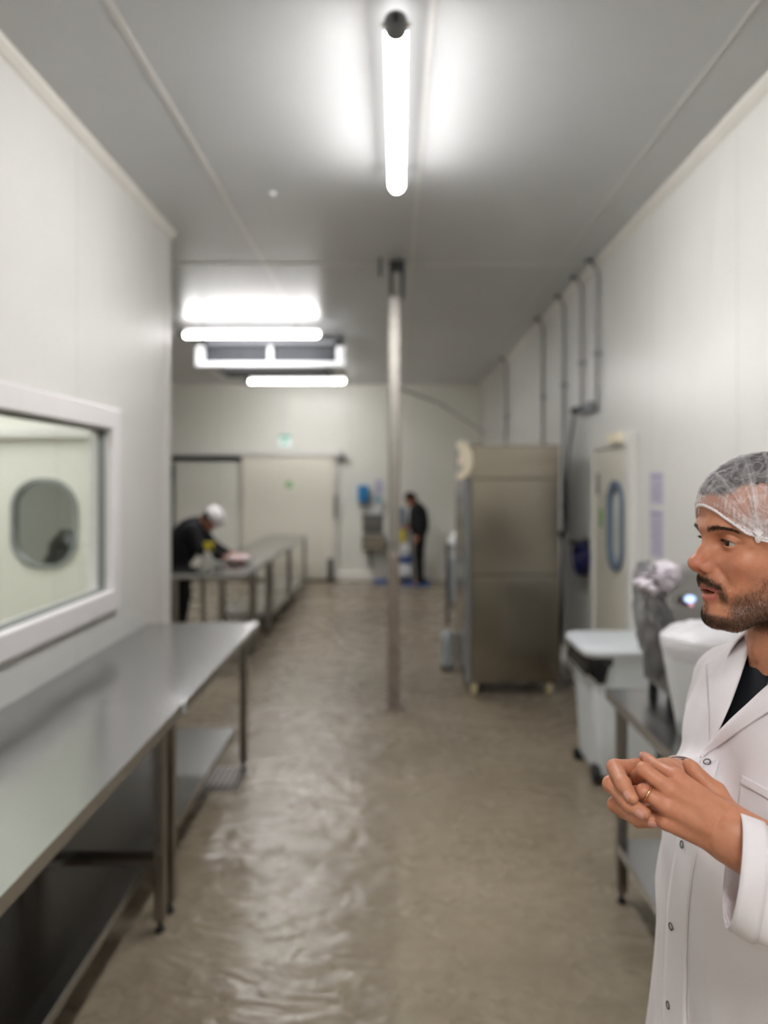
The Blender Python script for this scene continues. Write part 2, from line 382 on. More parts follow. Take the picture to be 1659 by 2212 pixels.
# ------------------------------------------------------------------ ceiling tube lights
def tube_light(name, label, a, b, bracket=0.1):
    """cylindrical luminaire between two points, slung under the ceiling; lit diffuser, grey caps, opaque spine on top"""
    a = Vector(a); b = Vector(b); d = (b - a).normalized(); L = (b - a).length; sd = d.cross(Vector((0, 0, 1)))
    t = thing(name, label, 'light', (a + b) / 2, 'tube lights under the ceiling')
    r = .039
    MB().tube([a + d * .045, a + d * .05, b - d * .05, b - d * .02, b - d * .004], r, 24, radii=[r * .9, r, r, r * .93, r * .4]).build('diffuser', M['tube'], t, 40)
    MB().tube([a - d * .012, a + d * .004, a + d * .05], r, 24, radii=[r * .75, r * 1.04, r * 1.04]).build('end_cap', M['capgrey'], t, 40)
    MB().tube([a - d * .03, a - d * .012], .012, 12).build('cable_gland', M['dark'], t, 40)
    mb = MB(); mb.tube([b, b + d * .05], .008, 10); mb.build('cable_tail', M['grey'], t, 40)
    mb = MB()
    n = 12; half = math.radians(100); rows = []
    for (q, rr) in ((a + d * .05, r * 1.05), (b - d * .004, r * 1.05)):
        rows.append([mb.bm.verts.new(q + sd * (rr * math.sin(t_)) + Vector((0, 0, rr * math.cos(t_)))) for t_ in [-half + 2 * half * i / n for i in range(n + 1)]]
                    + [mb.bm.verts.new(q + sd * (.022 * s_) + Vector((0, 0, r * .80))) for s_ in (1, -1)])
    m_ = len(rows[0])
    for i in range(m_): mb.bm.faces.new((rows[0][i], rows[0][(i + 1) % m_], rows[1][(i + 1) % m_], rows[1][i]))
    mb.bm.faces.new(rows[0][::-1]); mb.bm.faces.new(rows[1])
    mb.build('spine', M['spine'], t)
    for q in (.16, .84):
        c = a + d * (L * q); mb = MB()
        mb.tube([c + Vector((0, 0, .03)), Vector((c.x, c.y, ZC))], .006, 8)
        mb.tube([c - d * .012 + Vector((0, 0, 0)), c + d * .012], r * 1.03, 24)
        mb.build('bracket', M['grey'], t, 40)
    for s in (-1, 1):
        mb = MB(); mb.tube([a + d * .02 + sd * s * r, a + d * .02 + sd * s * (r + .012)], .008, 8); mb.build('clip', M['cream'], t, 40)
    return t
ZT = 3.325
tube_light('tube_light', 'lit tube light hanging lengthwise over the aisle, nearest of the three', (0.008, 2.54, ZT), (0.018, 3.99, ZT))
tube_light('tube_light', 'lit tube light hanging crosswise in front of the ceiling cooler', (-2.29, 7.98, 3.325), (-0.80, 7.98, 3.325))
tube_light('tube_light', 'lit tube light hanging crosswise behind the ceiling cooler, farthest back', (-2.235, 11.3, 3.27), (-0.745, 11.3, 3.27))
tube_light('tube_light', 'added tube light behind the viewer, unseen, lighting the man and the near table', (0.0, -1.75, ZT), (0.0, -0.30, ZT))  # unseen lamp, added to light the man and near table
tube_light('tube_light', 'lit tube light in the room seen through the window', (-3.2, 1.2, ZT), (-3.2, 2.65, ZT))
tube_light('tube_light', 'added unseen tube light brightening the room behind the window', (-3.2, 3.1, ZT), (-3.2, 4.55, ZT))  # extra lamp, added to make the inner room brighter
# ------------------------------------------------------------------ steel tables
def steel_table(label, x0, x1, y0, y1, h, legs, shelf=None, group=None, leg_r=.021, edge=.042, warp=None):
    t = thing('steel_table', label, 'table', ((x0 + x1) / 2, (y0 + y1) / 2, 0), group)
    mb = MB(); e = .0025
    wf = warp or (lambda x, y: 0.0); nx, ny = (14, 60) if warp else (1, 1)
    P = [[(x0 + (x1 - x0) * i / nx, y0 + (y1 - y0) * j / ny) for i in range(nx + 1)] for j in range(ny + 1)]
    G = [[[mb.bm.verts.new((x, y, h + wf(x, y) - dz)) for (x, y) in row] for row in P] for dz in (0, .003)]
    for j in range(ny):
        for i in range(nx):
            mb.bm.faces.new((G[0][j][i], G[0][j][i + 1], G[0][j + 1][i + 1], G[0][j + 1][i])); mb.bm.faces.new((G[1][j][i], G[1][j + 1][i], G[1][j + 1][i + 1], G[1][j][i + 1]))
    rim = [(j, 0) for j in range(ny + 1)] + [(ny, i) for i in range(1, nx + 1)] + [(j, nx) for j in range(ny - 1, -1, -1)] + [(0, i) for i in range(nx - 1, 0, -1)]
    low = {k: mb.bm.verts.new((P[k[0]][k[1]][0], P[k[0]][k[1]][1], h - edge)) for k in rim}      # turned-down lip, one sheet with the top
    for a_, b_ in zip(rim, rim[1:] + rim[:1]):
        mb.bm.faces.new((G[0][a_[0]][a_[1]], G[0][b_[0]][b_[1]], low[b_], low[a_]))
    mb.build('tabletop', M['steel'], t, 30)
    mb = MB(); mb.box((x0 + .03, y0 + .03, h - .05), (x1 - .03, y0 + .06, h - .004)); mb.box((x0 + .03, y1 - .06, h - .05), (x1 - .03, y1 - .03, h - .004)); mb.box(((x0 + x1) / 2 - .02, y0 + .06, h - .045), ((x0 + x1) / 2 + .02, y1 - .06, h - .004))
    mb.build('under_frame', M['steel_dark'], t)
    for (lx, ly) in legs:
        l = MB().box((lx - leg_r, ly - leg_r, .045), (lx + leg_r, ly + leg_r, h - .004), .005).build('leg', M['steel_leg'], t)
        MB().lathe([(.017, 0), (.02, .008), (.015, .016), (.009, .02), (.009, .05)], (lx, ly, 0), 'z', 14).build('foot', M['black'], l, 40)
    if shelf is not None:
        sx0, sx1, sy0, sy1, sz = shelf; mb = MB()
        mb.box((sx0, sy0, sz - .004), (sx1, sy1, sz), .0018, 1)
        for q in (((sx0, sy0, sz - .036), (sx0 + e, sy1, sz - .002)), ((sx1 - e, sy0, sz - .036), (sx1, sy1, sz - .002)), ((sx0, sy0, sz - .036), (sx1, sy0 + e, sz - .002)), ((sx0, sy1 - e, sz - .036), (sx1, sy1, sz - .002))): mb.box(*q)
        mb.build('shelf', M['steel'], t)
    return t
TH = .87; TX = -.83
G1 = None
ly0, ly1 = .95, 2.925
steel_table('nearest long steel table under the window, running out of the picture', XL + .005, TX, ly0, ly1, TH,
            [(TX - .075, ly1 - .05), (XL + .08, ly1 - .05), (TX - .075, ly0 + .06), (XL + .08, ly0 + .06)], (XL + .05, TX - .135, ly0 + .03, ly1 - .045, .25), warp=lambda x, y: .005 * math.exp(-(ly1 - y) / .10) * (.35 + .65 * (x - XL) / (TX - XL)))
steel_table('second steel table along the left wall, its far end past the wall corner', XL + .005, TX, ly1 + .004, 4.56, TH,
            [(TX - .075, ly1 + .075), (XL + .08, ly1 + .075), (TX - .075, 4.47), (XL + .08, 4.47)], (XL + .05, TX - .125, ly1 + .07, 4.49, .25), warp=lambda x, y: -.006 * math.exp(-(y - ly1) / .055) * (.3 + .7 * (x - XL) / (TX - XL)) + .006 * math.exp(-(4.56 - y) / .14) * (.2 + .8 * (x - XL) / (TX - XL)))
tag(MB().box((TX - .02, ly1 - .012, TH - .045), (TX + .006, ly1 + .018, TH + .003), .004).build('joint_clip', M['pale'], None, origin=(TX, ly1, TH - .04)), 'small pale clip joining the two steel tables at their front edge', 'clip')
# far work tables
steel_table('far steel table the bending worker stands behind', -2.75, -1.385, 6.94, 7.52, TH, [(-2.06, 7.0), (-1.62, 7.02), (-1.43, 7.45), (-2.68, 7.45)], None)
steel_table('far steel table set lengthwise under the worker\'s hands', -2.02, -1.385, 7.53, 8.46, TH, [(-1.43, 7.62), (-1.96, 8.40), (-1.43, 8.40), (-1.96, 7.62)], None)
steel_table('far steel table with undershelf in the middle of the row', -2.0, -1.385, 8.47, 10.15, TH, [(-1.43, 8.53), (-1.95, 8.53), (-1.43, 10.09), (-1.95, 10.09)], (-1.98, -1.40, 8.5, 10.12, .22))
steel_table('farthest steel table with undershelf before the sliding door', -2.0, -1.385, 10.16, 11.95, TH, [(-1.43, 10.22), (-1.95, 10.22), (-1.43, 11.89), (-1.95, 11.89)], (-1.98, -1.40, 10.19, 11.92, .22))
# right table
RX = .895
steel_table('steel table at right behind the man in the white coat', RX, XR - .06, 1.50, 3.13, TH,
            [(RX + .05, 3.07), (XR - .12, 3.07), (RX + .05, 1.56), (XR - .12, 1.56)], (RX + .03, XR - .08, 1.53, 3.10, .25))
# ------------------------------------------------------------------ column
pc = thing('steel_column', 'slim steel column standing in the middle of the floor', 'column', (0, 5.69, 0))
MB().box((-.045, 5.645, .012), (.045, 5.735, 1.19), .006).build('lower_post', M['galv'], pc)
MB().box((-.038, 5.652, 1.19), (.052, 5.728, 3.16), .008).build('upper_cover', M['steel_dark'], pc)
MB().box((-.075, 5.615, 0), (.075, 5.765, .014), .004).build('base_plate', M['galv'], pc)
MB().box((-.03, 5.655, ZC - .07), (.085, 5.755, ZC), .008).build('junction_box', M['tray'], pc)
for x in (-.018, .068):
    MB().tube([(x, 5.69, 3.14), (x, 5.69, ZC - .05)], .014, 10).build('conduit', M['dark'], pc, 40)
tag(MB().tube([(-.10, 5.6, ZC - .14), (-.10, 5.6, ZC)], .011, 10).build('ceiling_rod', M['dark'], None, 40, origin=(-.10, 5.6, ZC - .14)), 'short dark rod hanging from the ceiling beside the column', 'rod')
tag(MB().tube([(.045, 5.75, 2.46), (.5, 8.0, 2.58), (1.56, 12.7, 2.55)], .012, 8).build('overhead_pipe', M['pipe'], None, 40, origin=(.05, 5.75, 2.46)), 'thin grey pipe running from the column to the far corner', 'pipe')
# small ceiling sensor
q = at(588, 418, 1.68 * F / (V0 - 416))
tag(MB().lathe([(.0, -.022), (.012, -.02), (.02, -.008), (.022, 0)], (q.x, q.y, ZC), 'z', 16).build('ceiling_sensor', M['white'], None, 40, origin=(q.x, q.y, ZC)), 'tiny white round sensor on the ceiling left of the near tube light', 'sensor')
# ------------------------------------------------------------------ ceiling cooler
cy = 8.62; cx0, cx1 = -2.30, -.56
cl = thing('ceiling_cooler', 'wide white-framed air cooler hung under the ceiling between two tube lights', 'air cooler', ((cx0 + cx1) / 2, 9.0, 3.05))
MB().box((cx0 + .06, cy + .05, 3.14), (cx1 - .06, cy + .72, ZC), .01).build('casing', M['dark'], cl)
mb = MB()
for i in range(60):
    x = cx0 + .14 + i * (cx1 - cx0 - .28) / 59; mb.box((x - .003, cy + .028, 3.15), (x + .003, cy + .06, 3.36))
mb.build('coil_fins', M['coil'], cl)
MB().box((cx0 + .12, cy + .0, 3.33), (cx1 - .12, cy + .07, 3.38), .006).build('top_lip', M['grey'], cl)
MB().box((cx0 + .03, cy - .04, 3.065), (cx1 - .03, cy + .76, 3.125), .02).build('drain_pan', M['white'], cl)
for x in (cx0 + .05, (cx0 + cx1) / 2, cx1 - .05):
    MB().box((x - .055 if x != (cx0 + cx1) / 2 else x - .03, cy - .045, 3.06), (x + .055 if x != (cx0 + cx1) / 2 else x + .03, cy + .05, 3.31), .025, 3).build('post', M['white'], cl, 40)
MB().box((cx0 + .25, cy + .02, 3.02), (cx1 - .2, cy + .6, 3.064), .01).build('fan_tray', M['tray'], cl)
for i in range(3):
    MB().tube([(cx0 + .3 + i * .6, cy + .35, ZC - .03), (cx0 + .3 + i * .6, cy + .35, 3.13)], .01, 8).build('hanger_rod', M['grey'], cl, 40)
# ------------------------------------------------------------------ steel cabinet on casters
fx0, fx1, fy0, fy1 = .575, 1.345, 5.98, 6.87
cb = thing('steel_cabinet', 'tall stainless steel cabinet on cream casters by the right wall', 'cabinet', ((fx0 + fx1) / 2, (fy0 + fy1) / 2, 0))
MB().box((fx0, fy0 + .03, .118), (fx1, fy1, 2.035), .008).build('body', M['steel_cab'], cb)
MB().box((fx0 + .006, fy0, 1.765), (fx1 - .003, fy0 + .03, 2.035), .006).build('top_panel', M['steel_cab'], cb)
MB().box((fx0 + .05, fy0 - .005, .985), (fx1 - .012, fy0 + .03, 1.755), .006).build('upper_door', M['steel_cab'], cb)
MB().box((fx0 + .05, fy0 - .005, .112), (fx1 - .012, fy0 + .03, .978), .006).build('lower_door', M['steel_cab'], cb)
MB().box((fx0 + .004, fy0 - .008, .112), (fx0 + .044, fy0 + .028, 1.755), .004).build('hinge_strip', M['grey'], cb)
MB().box((fx0 + .03, fy0 + .06, .10), (fx1 - .03, fy1 - .03, .118)).build('chassis', M['tray'], cb)
for (x, y) in ((fx0 + .08, fy0 + .065), (fx1 - .08, fy0 + .065), (fx0 + .08, fy1 - .1), (fx1 - .08, fy1 - .1)):
    c = MB().lathe([(.03, -.02), (.058, -.018), (.062, -.008), (.062, .008), (.058, .018), (.03, .02)], (x, y, .062), 'x', 24).build('caster', M['caster'], cb, 40)
    mb = MB(); mb.box((x - .03, y - .02, .06), (x - .024, y + .02, .10)); mb.box((x + .024, y - .02, .06), (x + .03, y + .02, .10)); mb.box((x - .03, y - .025, .09), (x + .03, y + .025, .10)); mb.build('fork', M['steel_leg'], c)
# cream crescent at the cabinet's corner
pts = [(985, 955), (1001, 953), (1014, 963), (1021, 982), (1021, 1003), (1014, 1022), (1002, 1034), (988, 1037), (985, 1028), (989, 1020), (999, 1018), (1002, 1010), (996, 1004), (990, 1003), (989, 994), (994, 984), (993, 972), (987, 964)]
b = MB().prism([((u - U0) * 5.94 / F, CH - (v - V0) * 5.94 / F) for u, v in pts], 'y', 5.925, 5.972).build('crescent_outline', M['cream'], None, origin=(.58, 5.95, 1.9))
b.name = 'cream_crescent'; tag(b, 'cream crescent-shaped plastic piece at the cabinet\'s upper left corner', 'crescent_piece')
md = b.modifiers.new('b', 'BEVEL'); md.width = .008; md.segments = 2
# pale canister and trolley bits left of the cabinet
cn = thing('canister', 'pale grey canister standing on the floor left of the steel cabinet', 'canister', (.515, 6.86, 0))
MB().lathe([(.055, .03), (.058, .05), (.06, .25), (.062, .26), (.062, .32), (.05, .345), (.03, .355), (.0, .36)], (.50, 6.86, 0), 'z', 20).build('bottle', M['pale'], cn, 40)
MB().lathe([(.062, 0), (.066, .01), (.062, .035), (.05, .036)], (.50, 6.86, 0), 'z', 20).build('base', M['dark'], cn, 40)
ct = thing('cleaning_cart', 'grey cart with a white sack standing behind the steel cabinet', 'cart', (.70, 9.0, 0))
mb = MB()
for (x, y) in ((.66, 8.9), (.66, 9.2), (1.0, 8.9), (1.0, 9.2)): mb.tube([(x, y, .07), (x, y, .98)], .012, 8)
for z in (.25, .95): mb.tube([(.66, 8.9, z), (1.0, 8.9, z), (1.0, 9.2, z), (.66, 9.2, z), (.66, 8.9, z)], .012, 8)
mb.build('frame', M['dark'], ct, 40)
MB().box((.67, 8.91, .28), (.99, 9.19, .80), .03).build('bag', M['pale'], ct, 40)
MB().lathe([(.0, .80), (.11, .82), (.14, .92), (.12, 1.04), (.06, 1.12), (.0, 1.14)], (.80, 9.05, 0), 'z', 18).build('sack', M['white'], ct, 40)
for (x, y) in ((.66, 8.9), (.66, 9.2), (1.0, 8.9), (1.0, 9.2)):
    MB().lathe([(.02, -.012), (.036, -.012), (.036, .012), (.02, .012)], (x, y, .036), 'x', 14).build('wheel', M['black'], ct, 40)
# ------------------------------------------------------------------ conduits on the right wall
cond = [(1093, .9), (1172, .9), (1217, .25), (1255, 2.36), (1288, 2.36)]
names = ['thin grey conduit on the right wall, farthest from the viewer', 'thin grey conduit on the right wall above the cabinet\'s middle', 'thin grey conduit on the right wall at the cabinet\'s right edge',
         'thin grey conduit on the right wall ending in front of the valve box', 'thin grey conduit on the right wall dropping to the valve box, nearest']
for (u, zb), lb in zip(cond, names):
    y = (XR - .03) * F / (u - U0)
    t = thing('conduit', lb, 'conduit', (XR - .03, y, zb), 'conduits dropping down the right wall')
    MB().tube([(XR - .085, y, ZC), (XR - .078, y, ZC - .02), (XR - .050, y, ZC - .055), (XR - .03, y, ZC - .09), (XR - .03, y, zb)], .016, 10).build('pipe', M['pipe'], t, 40)
    MB().box((XR - .115, y - .025, ZC - .02), (XR - .06, y + .025, ZC), .004).build('ceiling_clip', M['dark'], t)
    for z in ([2.6, 1.5] if zb < 2 else [2.7]): MB().box((XR - .052, y - .02, z), (XR, y + .02, z + .03), .003).build('wall_clip', M['grey'], t)
y = 5.98
vb = thing('valve_box', 'small dark valve box on the right wall where two conduits end', 'valve', (XR - .03, y, 2.32))
MB().box((XR - .07, 5.72, 2.28), (XR, 5.86, 2.36), .01).build('housing', M['grey'], vb)
MB().tube([(XR - .035, 5.86, 2.32), (XR - .05, 6.0, 2.325), (XR - .06, 6.22, 2.33)], .026, 12, radii=[.022, .03, .034]).build('valve_body', mat('blue_black_valve', (46, 58, 74), .4, var=.1), vb, 40)
MB().tube([(XR - .06, 6.1, 2.33), (XR - .12, 6.1, 2.33)], .014, 10).build('lever', M['dark'], vb, 40)
def wavy(p0, p1, sag, n=14, side=(0, 1, 0)):
    p0, p1 = Vector(p0), Vector(p1)
    return [p0.lerp(p1, i / n) + Vector(side) * sag * math.sin(math.pi * i / n) for i in range(n + 1)]
tag(MB().tube(wavy((XR - .055, 6.22, 2.31), (XR - .05, 6.62, 1.24), .10), .014, 8).build('water_hose', M['hose'], None, 60, origin=(XR - .05, 6.2, 1.24)), 'grey hose hanging from the valve box down the right wall', 'hose')
tag(MB().tube(wavy((XR - .09, 6.12, 2.27), (XR - .075, 6.36, 1.30), .14), .011, 8).build('water_hose', M['hose'], None, 60, origin=(XR - .09, 6.1, 1.18)), 'thinner grey hose hanging in front of the other hose', 'hose')
hr = thing('hose_holder', 'black hose holder with a navy hose loop on the right wall', 'hose holder', (XR, 6.0, 1.1))
mb = MB(); mb.box((XR - .05, 5.78, 1.15), (XR, 6.0, 1.28), .01); mb.box((XR - .11, 5.98, 1.21), (XR - .02, 6.20, 1.25), .012); mb.build('bracket', M['tray'], hr, 40)
for j, dx in enumerate((.03, .055, .08, .105)):
    loop = [(XR - dx, 5.90 + .15 * math.cos(a), 1.17 + (.165 if math.sin(a) < 0 else .06) * math.sin(a)) for a in [2 * math.pi * i / 28 for i in range(29)]]
    MB().tube(loop, .016, 8).build('hose_loop', M['navy'], hr, 60)
gp = thing('spray_lance', 'dark pipe leaning upright against the right wall below the hose holder', 'pipe', (XR - .07, 6.55, 0))
MB().tube([(XR - .12, 6.55, 0.01), (XR - .08, 6.55, 1.2)], .014, 10).build('lance', M['dark'], gp, 40)
MB().tube([(XR - .08, 6.55, 1.2), (XR - .09, 6.53, 1.27), (XR - .13, 6.48, 1.29)], .02, 10).build('grip', M['black'], gp, 40)
# notices on the right wall
for lb, y0, y1, z0, z1 in (('upper lilac notice taped to the right wall beside the door', 4.33, 4.56, 1.60, 1.80), ('lower lilac notice taped to the right wall beside the door', 4.33, 4.56, 1.28, 1.575)):
    t = thing('wall_notice', lb, 'notice', (XR, 4.45, z0), 'notices on the right wall')
    MB().box((XR - .003, y0, z0), (XR - .0005, y1, z1)).build('sheet', M['paper'], t)
    mb = MB(); z = z1 - .02
    mb.box((XR - .0042, y0 + .02, z - .018), (XR - .003, y1 - .02, z)); z -= .035
    while z > z0 + .02:
        mb.box((XR - .0042, y0 + .02, z - .006), (XR - .003, y1 - .02 - random.random() * .06, z)); z -= .016
    mb.build('printed_lines', M['ink'], t)
# ------------------------------------------------------------------ hand basin, dispensers at the end wall
yb = YB
sk = thing('hand_basin', 'stainless steel hand basin with splashback on the end wall', 'sink', (bx(806), yb, .5))
MB().box((bx(783), yb - .02, bz(1152)), (bx(828), yb - .002, bz(1112)), .004).build('splashback', mat('dark_splashback', (112, 110, 106), .4, metal=.7), sk)
mb = MB(); x0, x1, z0, z1 = bx(784), bx(830), bz(1186), bz(1153)
mb.box((x0, yb - .36, z0 + .02), (x0 + .012, yb - .02, z1), .004); mb.box((x1 - .012, yb - .36, z0 + .02), (x1, yb - .02, z1), .004); mb.box((x0, yb - .36, z0 + .02), (x1, yb - .348, z1), .004); mb.box((x0, yb - .36, z0), (x1, yb - .02, z0 + .03), .01)
mb.build('bowl', M['steel_cab'], sk)
MB().tube([(bx(806), yb - .04, bz(1140)), (bx(806), yb - .06, bz(1134)), (bx(806), yb - .16, bz(1132)), (bx(806), yb - .2, bz(1138))], .012, 10).build('tap', M['steel_leg'], sk, 40)
MB().tube([(bx(800), yb - .18, z0), (bx(800), yb - .18, bz(1215)), (bx(800), yb - .1, bz(1222)), (bx(800), yb - .02, bz(1222))], .028, 10).build('waste_pipe', M['gasket'], sk, 40)
MB().box((bx(776), yb - .06, bz(1110)), (bx(826), yb - .002, bz(1103)), .006).build('wall_shelf', M['white'], sk)
dp = thing('soap_dispenser', 'blue paper towel dispenser on the end wall above the basin', 'dispenser', (bx(786), yb, bz(1086)))
MB().box((bx(774), yb - .18, bz(1085)), (bx(797), yb - .002, bz(1048)), .03, 3).build('cover', M['blue'], dp, 40)
MB().box((bx(776), yb - .15, bz(1094)), (bx(796), yb - .004, bz(1086)), .01).build('tray', M['grey'], dp)
d2b = thing('soap_bottle', 'small white soap dispenser with a teal cap beside the blue dispenser', 'dispenser', (bx(818), yb, bz(1098)))
MB().box((bx(810), yb - .10, bz(1098)), (bx(824), yb - .002, bz(1085)), .015).build('tank', M['white'], d2b, 40)
MB().box((bx(811), yb - .11, bz(1084.8)), (bx(824), yb - .002, bz(1074)), .012).build('cap', mat('teal_plastic', (40, 140, 168), .4), d2b, 40)
nt = thing('wall_notice', 'lilac notice on the end wall above the white soap dispenser', 'notice', (bx(818), yb, bz(1068)))
MB().box((bx(809), yb - .004, bz(1070)), (bx(829), yb - .001, bz(1035))).build('sheet', M['paper'], nt)
mb = MB()
for i in range(8): mb.box((bx(811), yb - .0052, bz(1041 + i * 3.4)), (bx(827 - (i % 3) * 2), yb - .004, bz(1039.4 + i * 3.4)))
mb.build('printed_lines', M['ink'], nt)
# exit sign with its cable duct
es = thing('exit_sign', 'small lit green running-man exit sign above the sliding door', 'sign', (bx(617), yb, bz(966)))
MB().box((bx(603), yb - .05, bz(966)), (bx(631), yb - .002, bz(939)), .012).build('housing', M['white'], es, 40)
MB().box((bx(605), yb - .054, bz(964)), (bx(629), yb - .05, bz(946))).build('lit_face', M['mint'], es)
mb = MB(); cx, cz = bx(616), bz(955); s = .06
mb.box((bx(605), yb - .0545, bz(946)), (bx(629), yb - .05, bz(940.5)))
mb.lathe([(.0, -.001), (.012, -.001), (.012, .001), (.0, .001)], (cx + .01, yb - .055, cz + .05), 'y', 14)
for a, b2, r in (((.0, .036), (-.015, -.005), .013), ((-.015, -.005), (.02, -.03), .009), ((.02, -.03), (.005, -.06), .008), ((-.015, -.005), (-.035, -.03), .009), ((-.035, -.03), (-.065, -.03), .008), ((0, .033), (.035, .012), .007), ((0, .033), (-.04, .02), .007)):
    mb.tube([(cx + a[0], yb - .056, cz + a[1]), (cx + b2[0], yb - .056, cz + b2[1])], r, 8)
mb.box((cx + .05, yb - .0555, cz - .06), (cx + .056, yb - .054, cz + .05)); mb.box((cx + .05, yb - .0555, cz + .045), (cx + .085, yb - .054, cz + .05))
mb.build('pictogram', M['signgreen'], es)
tag(MB().box((bx(611), yb - .03, bz(939)), (bx(616), yb - .001, ZC - .05), .004).build('cable_duct', M['strip'], None, origin=(bx(613), yb, bz(939))), 'narrow white cable duct rising from the exit sign', 'duct')
st = thing('door_sticker', 'round green sticker on the pale sliding door', 'sticker', (bx(627), yb - .16, bz(1047)))
MB().lathe([(.0, -.003), (.062, -.003), (.062, 0), (.0, 0)], (bx(627), yb - .16, bz(1047)), 'y', 24).build('disc', M['green'], st)
mb = MB(); c = (bx(627), bz(1047))
mb.prism([(c[0] - .035, c[1] + .01), (c[0], c[1] + .01), (c[0], c[1] + .03), (c[0] + .035, c[1]), (c[0], c[1] - .03), (c[0], c[1] - .01), (c[0] - .035, c[1] - .01)], 'y', yb - .1645, yb - .163)
mb.build('arrow', mat('sticker_white', (210, 226, 205), .5), st)
# blue mats on the floor at the end wall
for lb, u0, u1, ya, yb2 in (('blue floor mat left of the steel column at the end wall', 806, 843, 12.45, 12.85), ('blue floor mat under the standing worker at the end wall', 872, 930, 12.2, 12.85)):
    x0, x1 = (u0 - U0) * ya / F, (u1 - U0) * ya / F
    tag(MB().box((x0, ya, 0), (x1, yb2, .025), .008).build('floor_mat', M['matblue'], None, origin=((x0 + x1) / 2, ya, 0)), lb, 'mat', 'blue floor mats')
# ------------------------------------------------------------------ white waste bin
bn = thing('waste_bin', 'white wheeled waste bin with a black liner beside the right table', 'bin', (1.34, 4.45, 0))
def tapered(lo, hi, z0, z1, inset, r, n=6):
    """rounded box wall lofted from an inset bottom to the full top"""
    mb = MB(); rings = []
    for (z, k) in ((z0, inset), ((z0 + z1) / 2, inset * .5), (z1, 0)):
        cx, cyy = (lo[0] + hi[0]) / 2, (lo[1] + hi[1]) / 2
        rings.append([mb.bm.verts.new((p[0], p[1], z)) for p in stadium(cx, cyy, (hi[0] - lo[0]) / 2 - k, (hi[1] - lo[1]) / 2 - k, r, n)])
    for a, b in zip(rings, rings[1:]):
        m = len(a)
        for i in range(m): mb.bm.faces.new((a[i], a[(i + 1) % m], b[(i + 1) % m], b[i]))
    mb.bm.faces.new(rings[0][::-1]); mb.bm.faces.new(rings[-1]); return mb
tapered((1.135, 4.21), (1.545, 4.72), .05, .742, .035, .04).build('body', M['lidw'], bn, 40)
mb = MB(); rings = []
for (z, k) in ((.742, .0), (.755, -.008), (.775, -.008), (.79, .012), (.80, .06), (.803, .16)):
    rings.append([mb.bm.verts.new((p[0], p[1], z)) for p in stadium(1.325, 4.465, .235 - k, .275 - k, max(.02, .09 - k * .5), 6)])
for a, b in zip(rings, rings[1:]):
    for i in range(len(a)): mb.bm.faces.new((a[i], a[(i + 1) % len(a)], b[(i + 1) % len(a)], b[i]))
mb.bm.faces.new(rings[0][::-1]); mb.bm.faces.new(rings[-1])
mb.build('lid', M['lidw'], bn, 50)
mb = MB(); rings = []; rr = random.Random(3); prof_ = stadium(1.325, 4.465, .214, .262, .06, 8)
part_ = [p for p in prof_ if p[0] < 1.25]; part_ = sorted(part_, key=lambda p: math.atan2(p[1] - 4.465, -(p[0] - 1.325)))
extra = [(1.15 + .02 * q, 4.203) for q in range(5, -1, -1)]
part_ = extra + [p for p in part_ if not (p[1] < 4.21)]
for j, (z, k) in enumerate(((.75, .0), (.71, .006), (.665, .014), (.64, .010))):
    ring = []
    for i, p in enumerate(part_):
        dn = (.075 * math.sin(math.pi * min(1, (i + 1) / 8)) if i < 9 else .03 * abs(math.sin(i * .8))) if j >= 2 else 0
        if i < 2 and j >= 2: dn = -.05 * (j - 1)
        ring.append(mb.bm.verts.new((p[0] - k + rr.uniform(-.005, .005), p[1] - (k if i < 8 else 0) + rr.uniform(-.004, .004), z - dn * .6 + rr.uniform(-.006, .006))))
    rings.append(ring)
for a, b in zip(rings, rings[1:]):
    for i in range(len(a) - 1): mb.bm.faces.new((a[i], a[i + 1], b[i + 1], b[i]))
mb.build('liner', M['bag'], bn, 60)
for (x, y) in ((1.165, 4.27), (1.50, 4.27)):
    MB().lathe([(.03, -.02), (.055, -.018), (.058, 0), (.055, .018), (.03, .02)], (x, y, .058), 'x', 20).build('wheel', M['black'], bn, 40)
for (x, y) in ((1.165, 4.66), (1.50, 4.66)):
    MB().box((x - .03, y - .03, 0), (x + .03, y + .03, .06), .005).build('foot', M['black'], bn)
# ------------------------------------------------------------------ machine and covered bowl on the right table
film = NT('clear_film'); film.b.inputs['Base Color'].default_value = (.42, .41, .43, 1); film.b.inputs['Roughness'].default_value = .18
film.b.inputs['Alpha'].default_value = .55
film.link(film.bump(film.noise(45, 5, rough=.7, dist=1.0), 1.0, .02), film.b.inputs['Normal'])
mc = thing('packing_machine', 'grey packing machine with a glowing display wrapped in film on the right table', 'machine', (1.22, 2.95, TH))
mx0, mx1, my0, my1 = 1.035, 1.44, 2.80, 3.08
mb = MB(); prof = [(my0 + .02, .93), (my0, 1.0), (my0 + .02, 1.26), (my0 + .07, 1.385), (my0 + .11, 1.40), (my1, 1.40), (my1, .93)]
mb.prism(prof, 'x', mx0, mx1)
o = mb.build('housing', steel_mat('machine_grey', (150, 148, 146), .4, (4, 60, 60)), mc)
md = o.modifiers.new('b', 'BEVEL'); md.width = .015; md.segments = 3; md.limit_method = 'ANGLE'
dpos = at(1491, 1294, my0 - .004)
mb = MB(); mb.lathe([(.0, -.004), (.024, -.004), (.027, 0), (.027, .012)], (dpos.x, my0 + .004, dpos.z), 'y', 28)
for v in mb.bm.verts: v.co.z = dpos.z + (v.co.z - dpos.z) * .72
mb.build('display_bezel', M['grey'], mc, 40)
mb = MB(); mb.lathe([(.0, -.002), (.021, -.002), (.021, .002), (.0, .002)], (dpos.x, my0 - .002, dpos.z), 'y', 28)
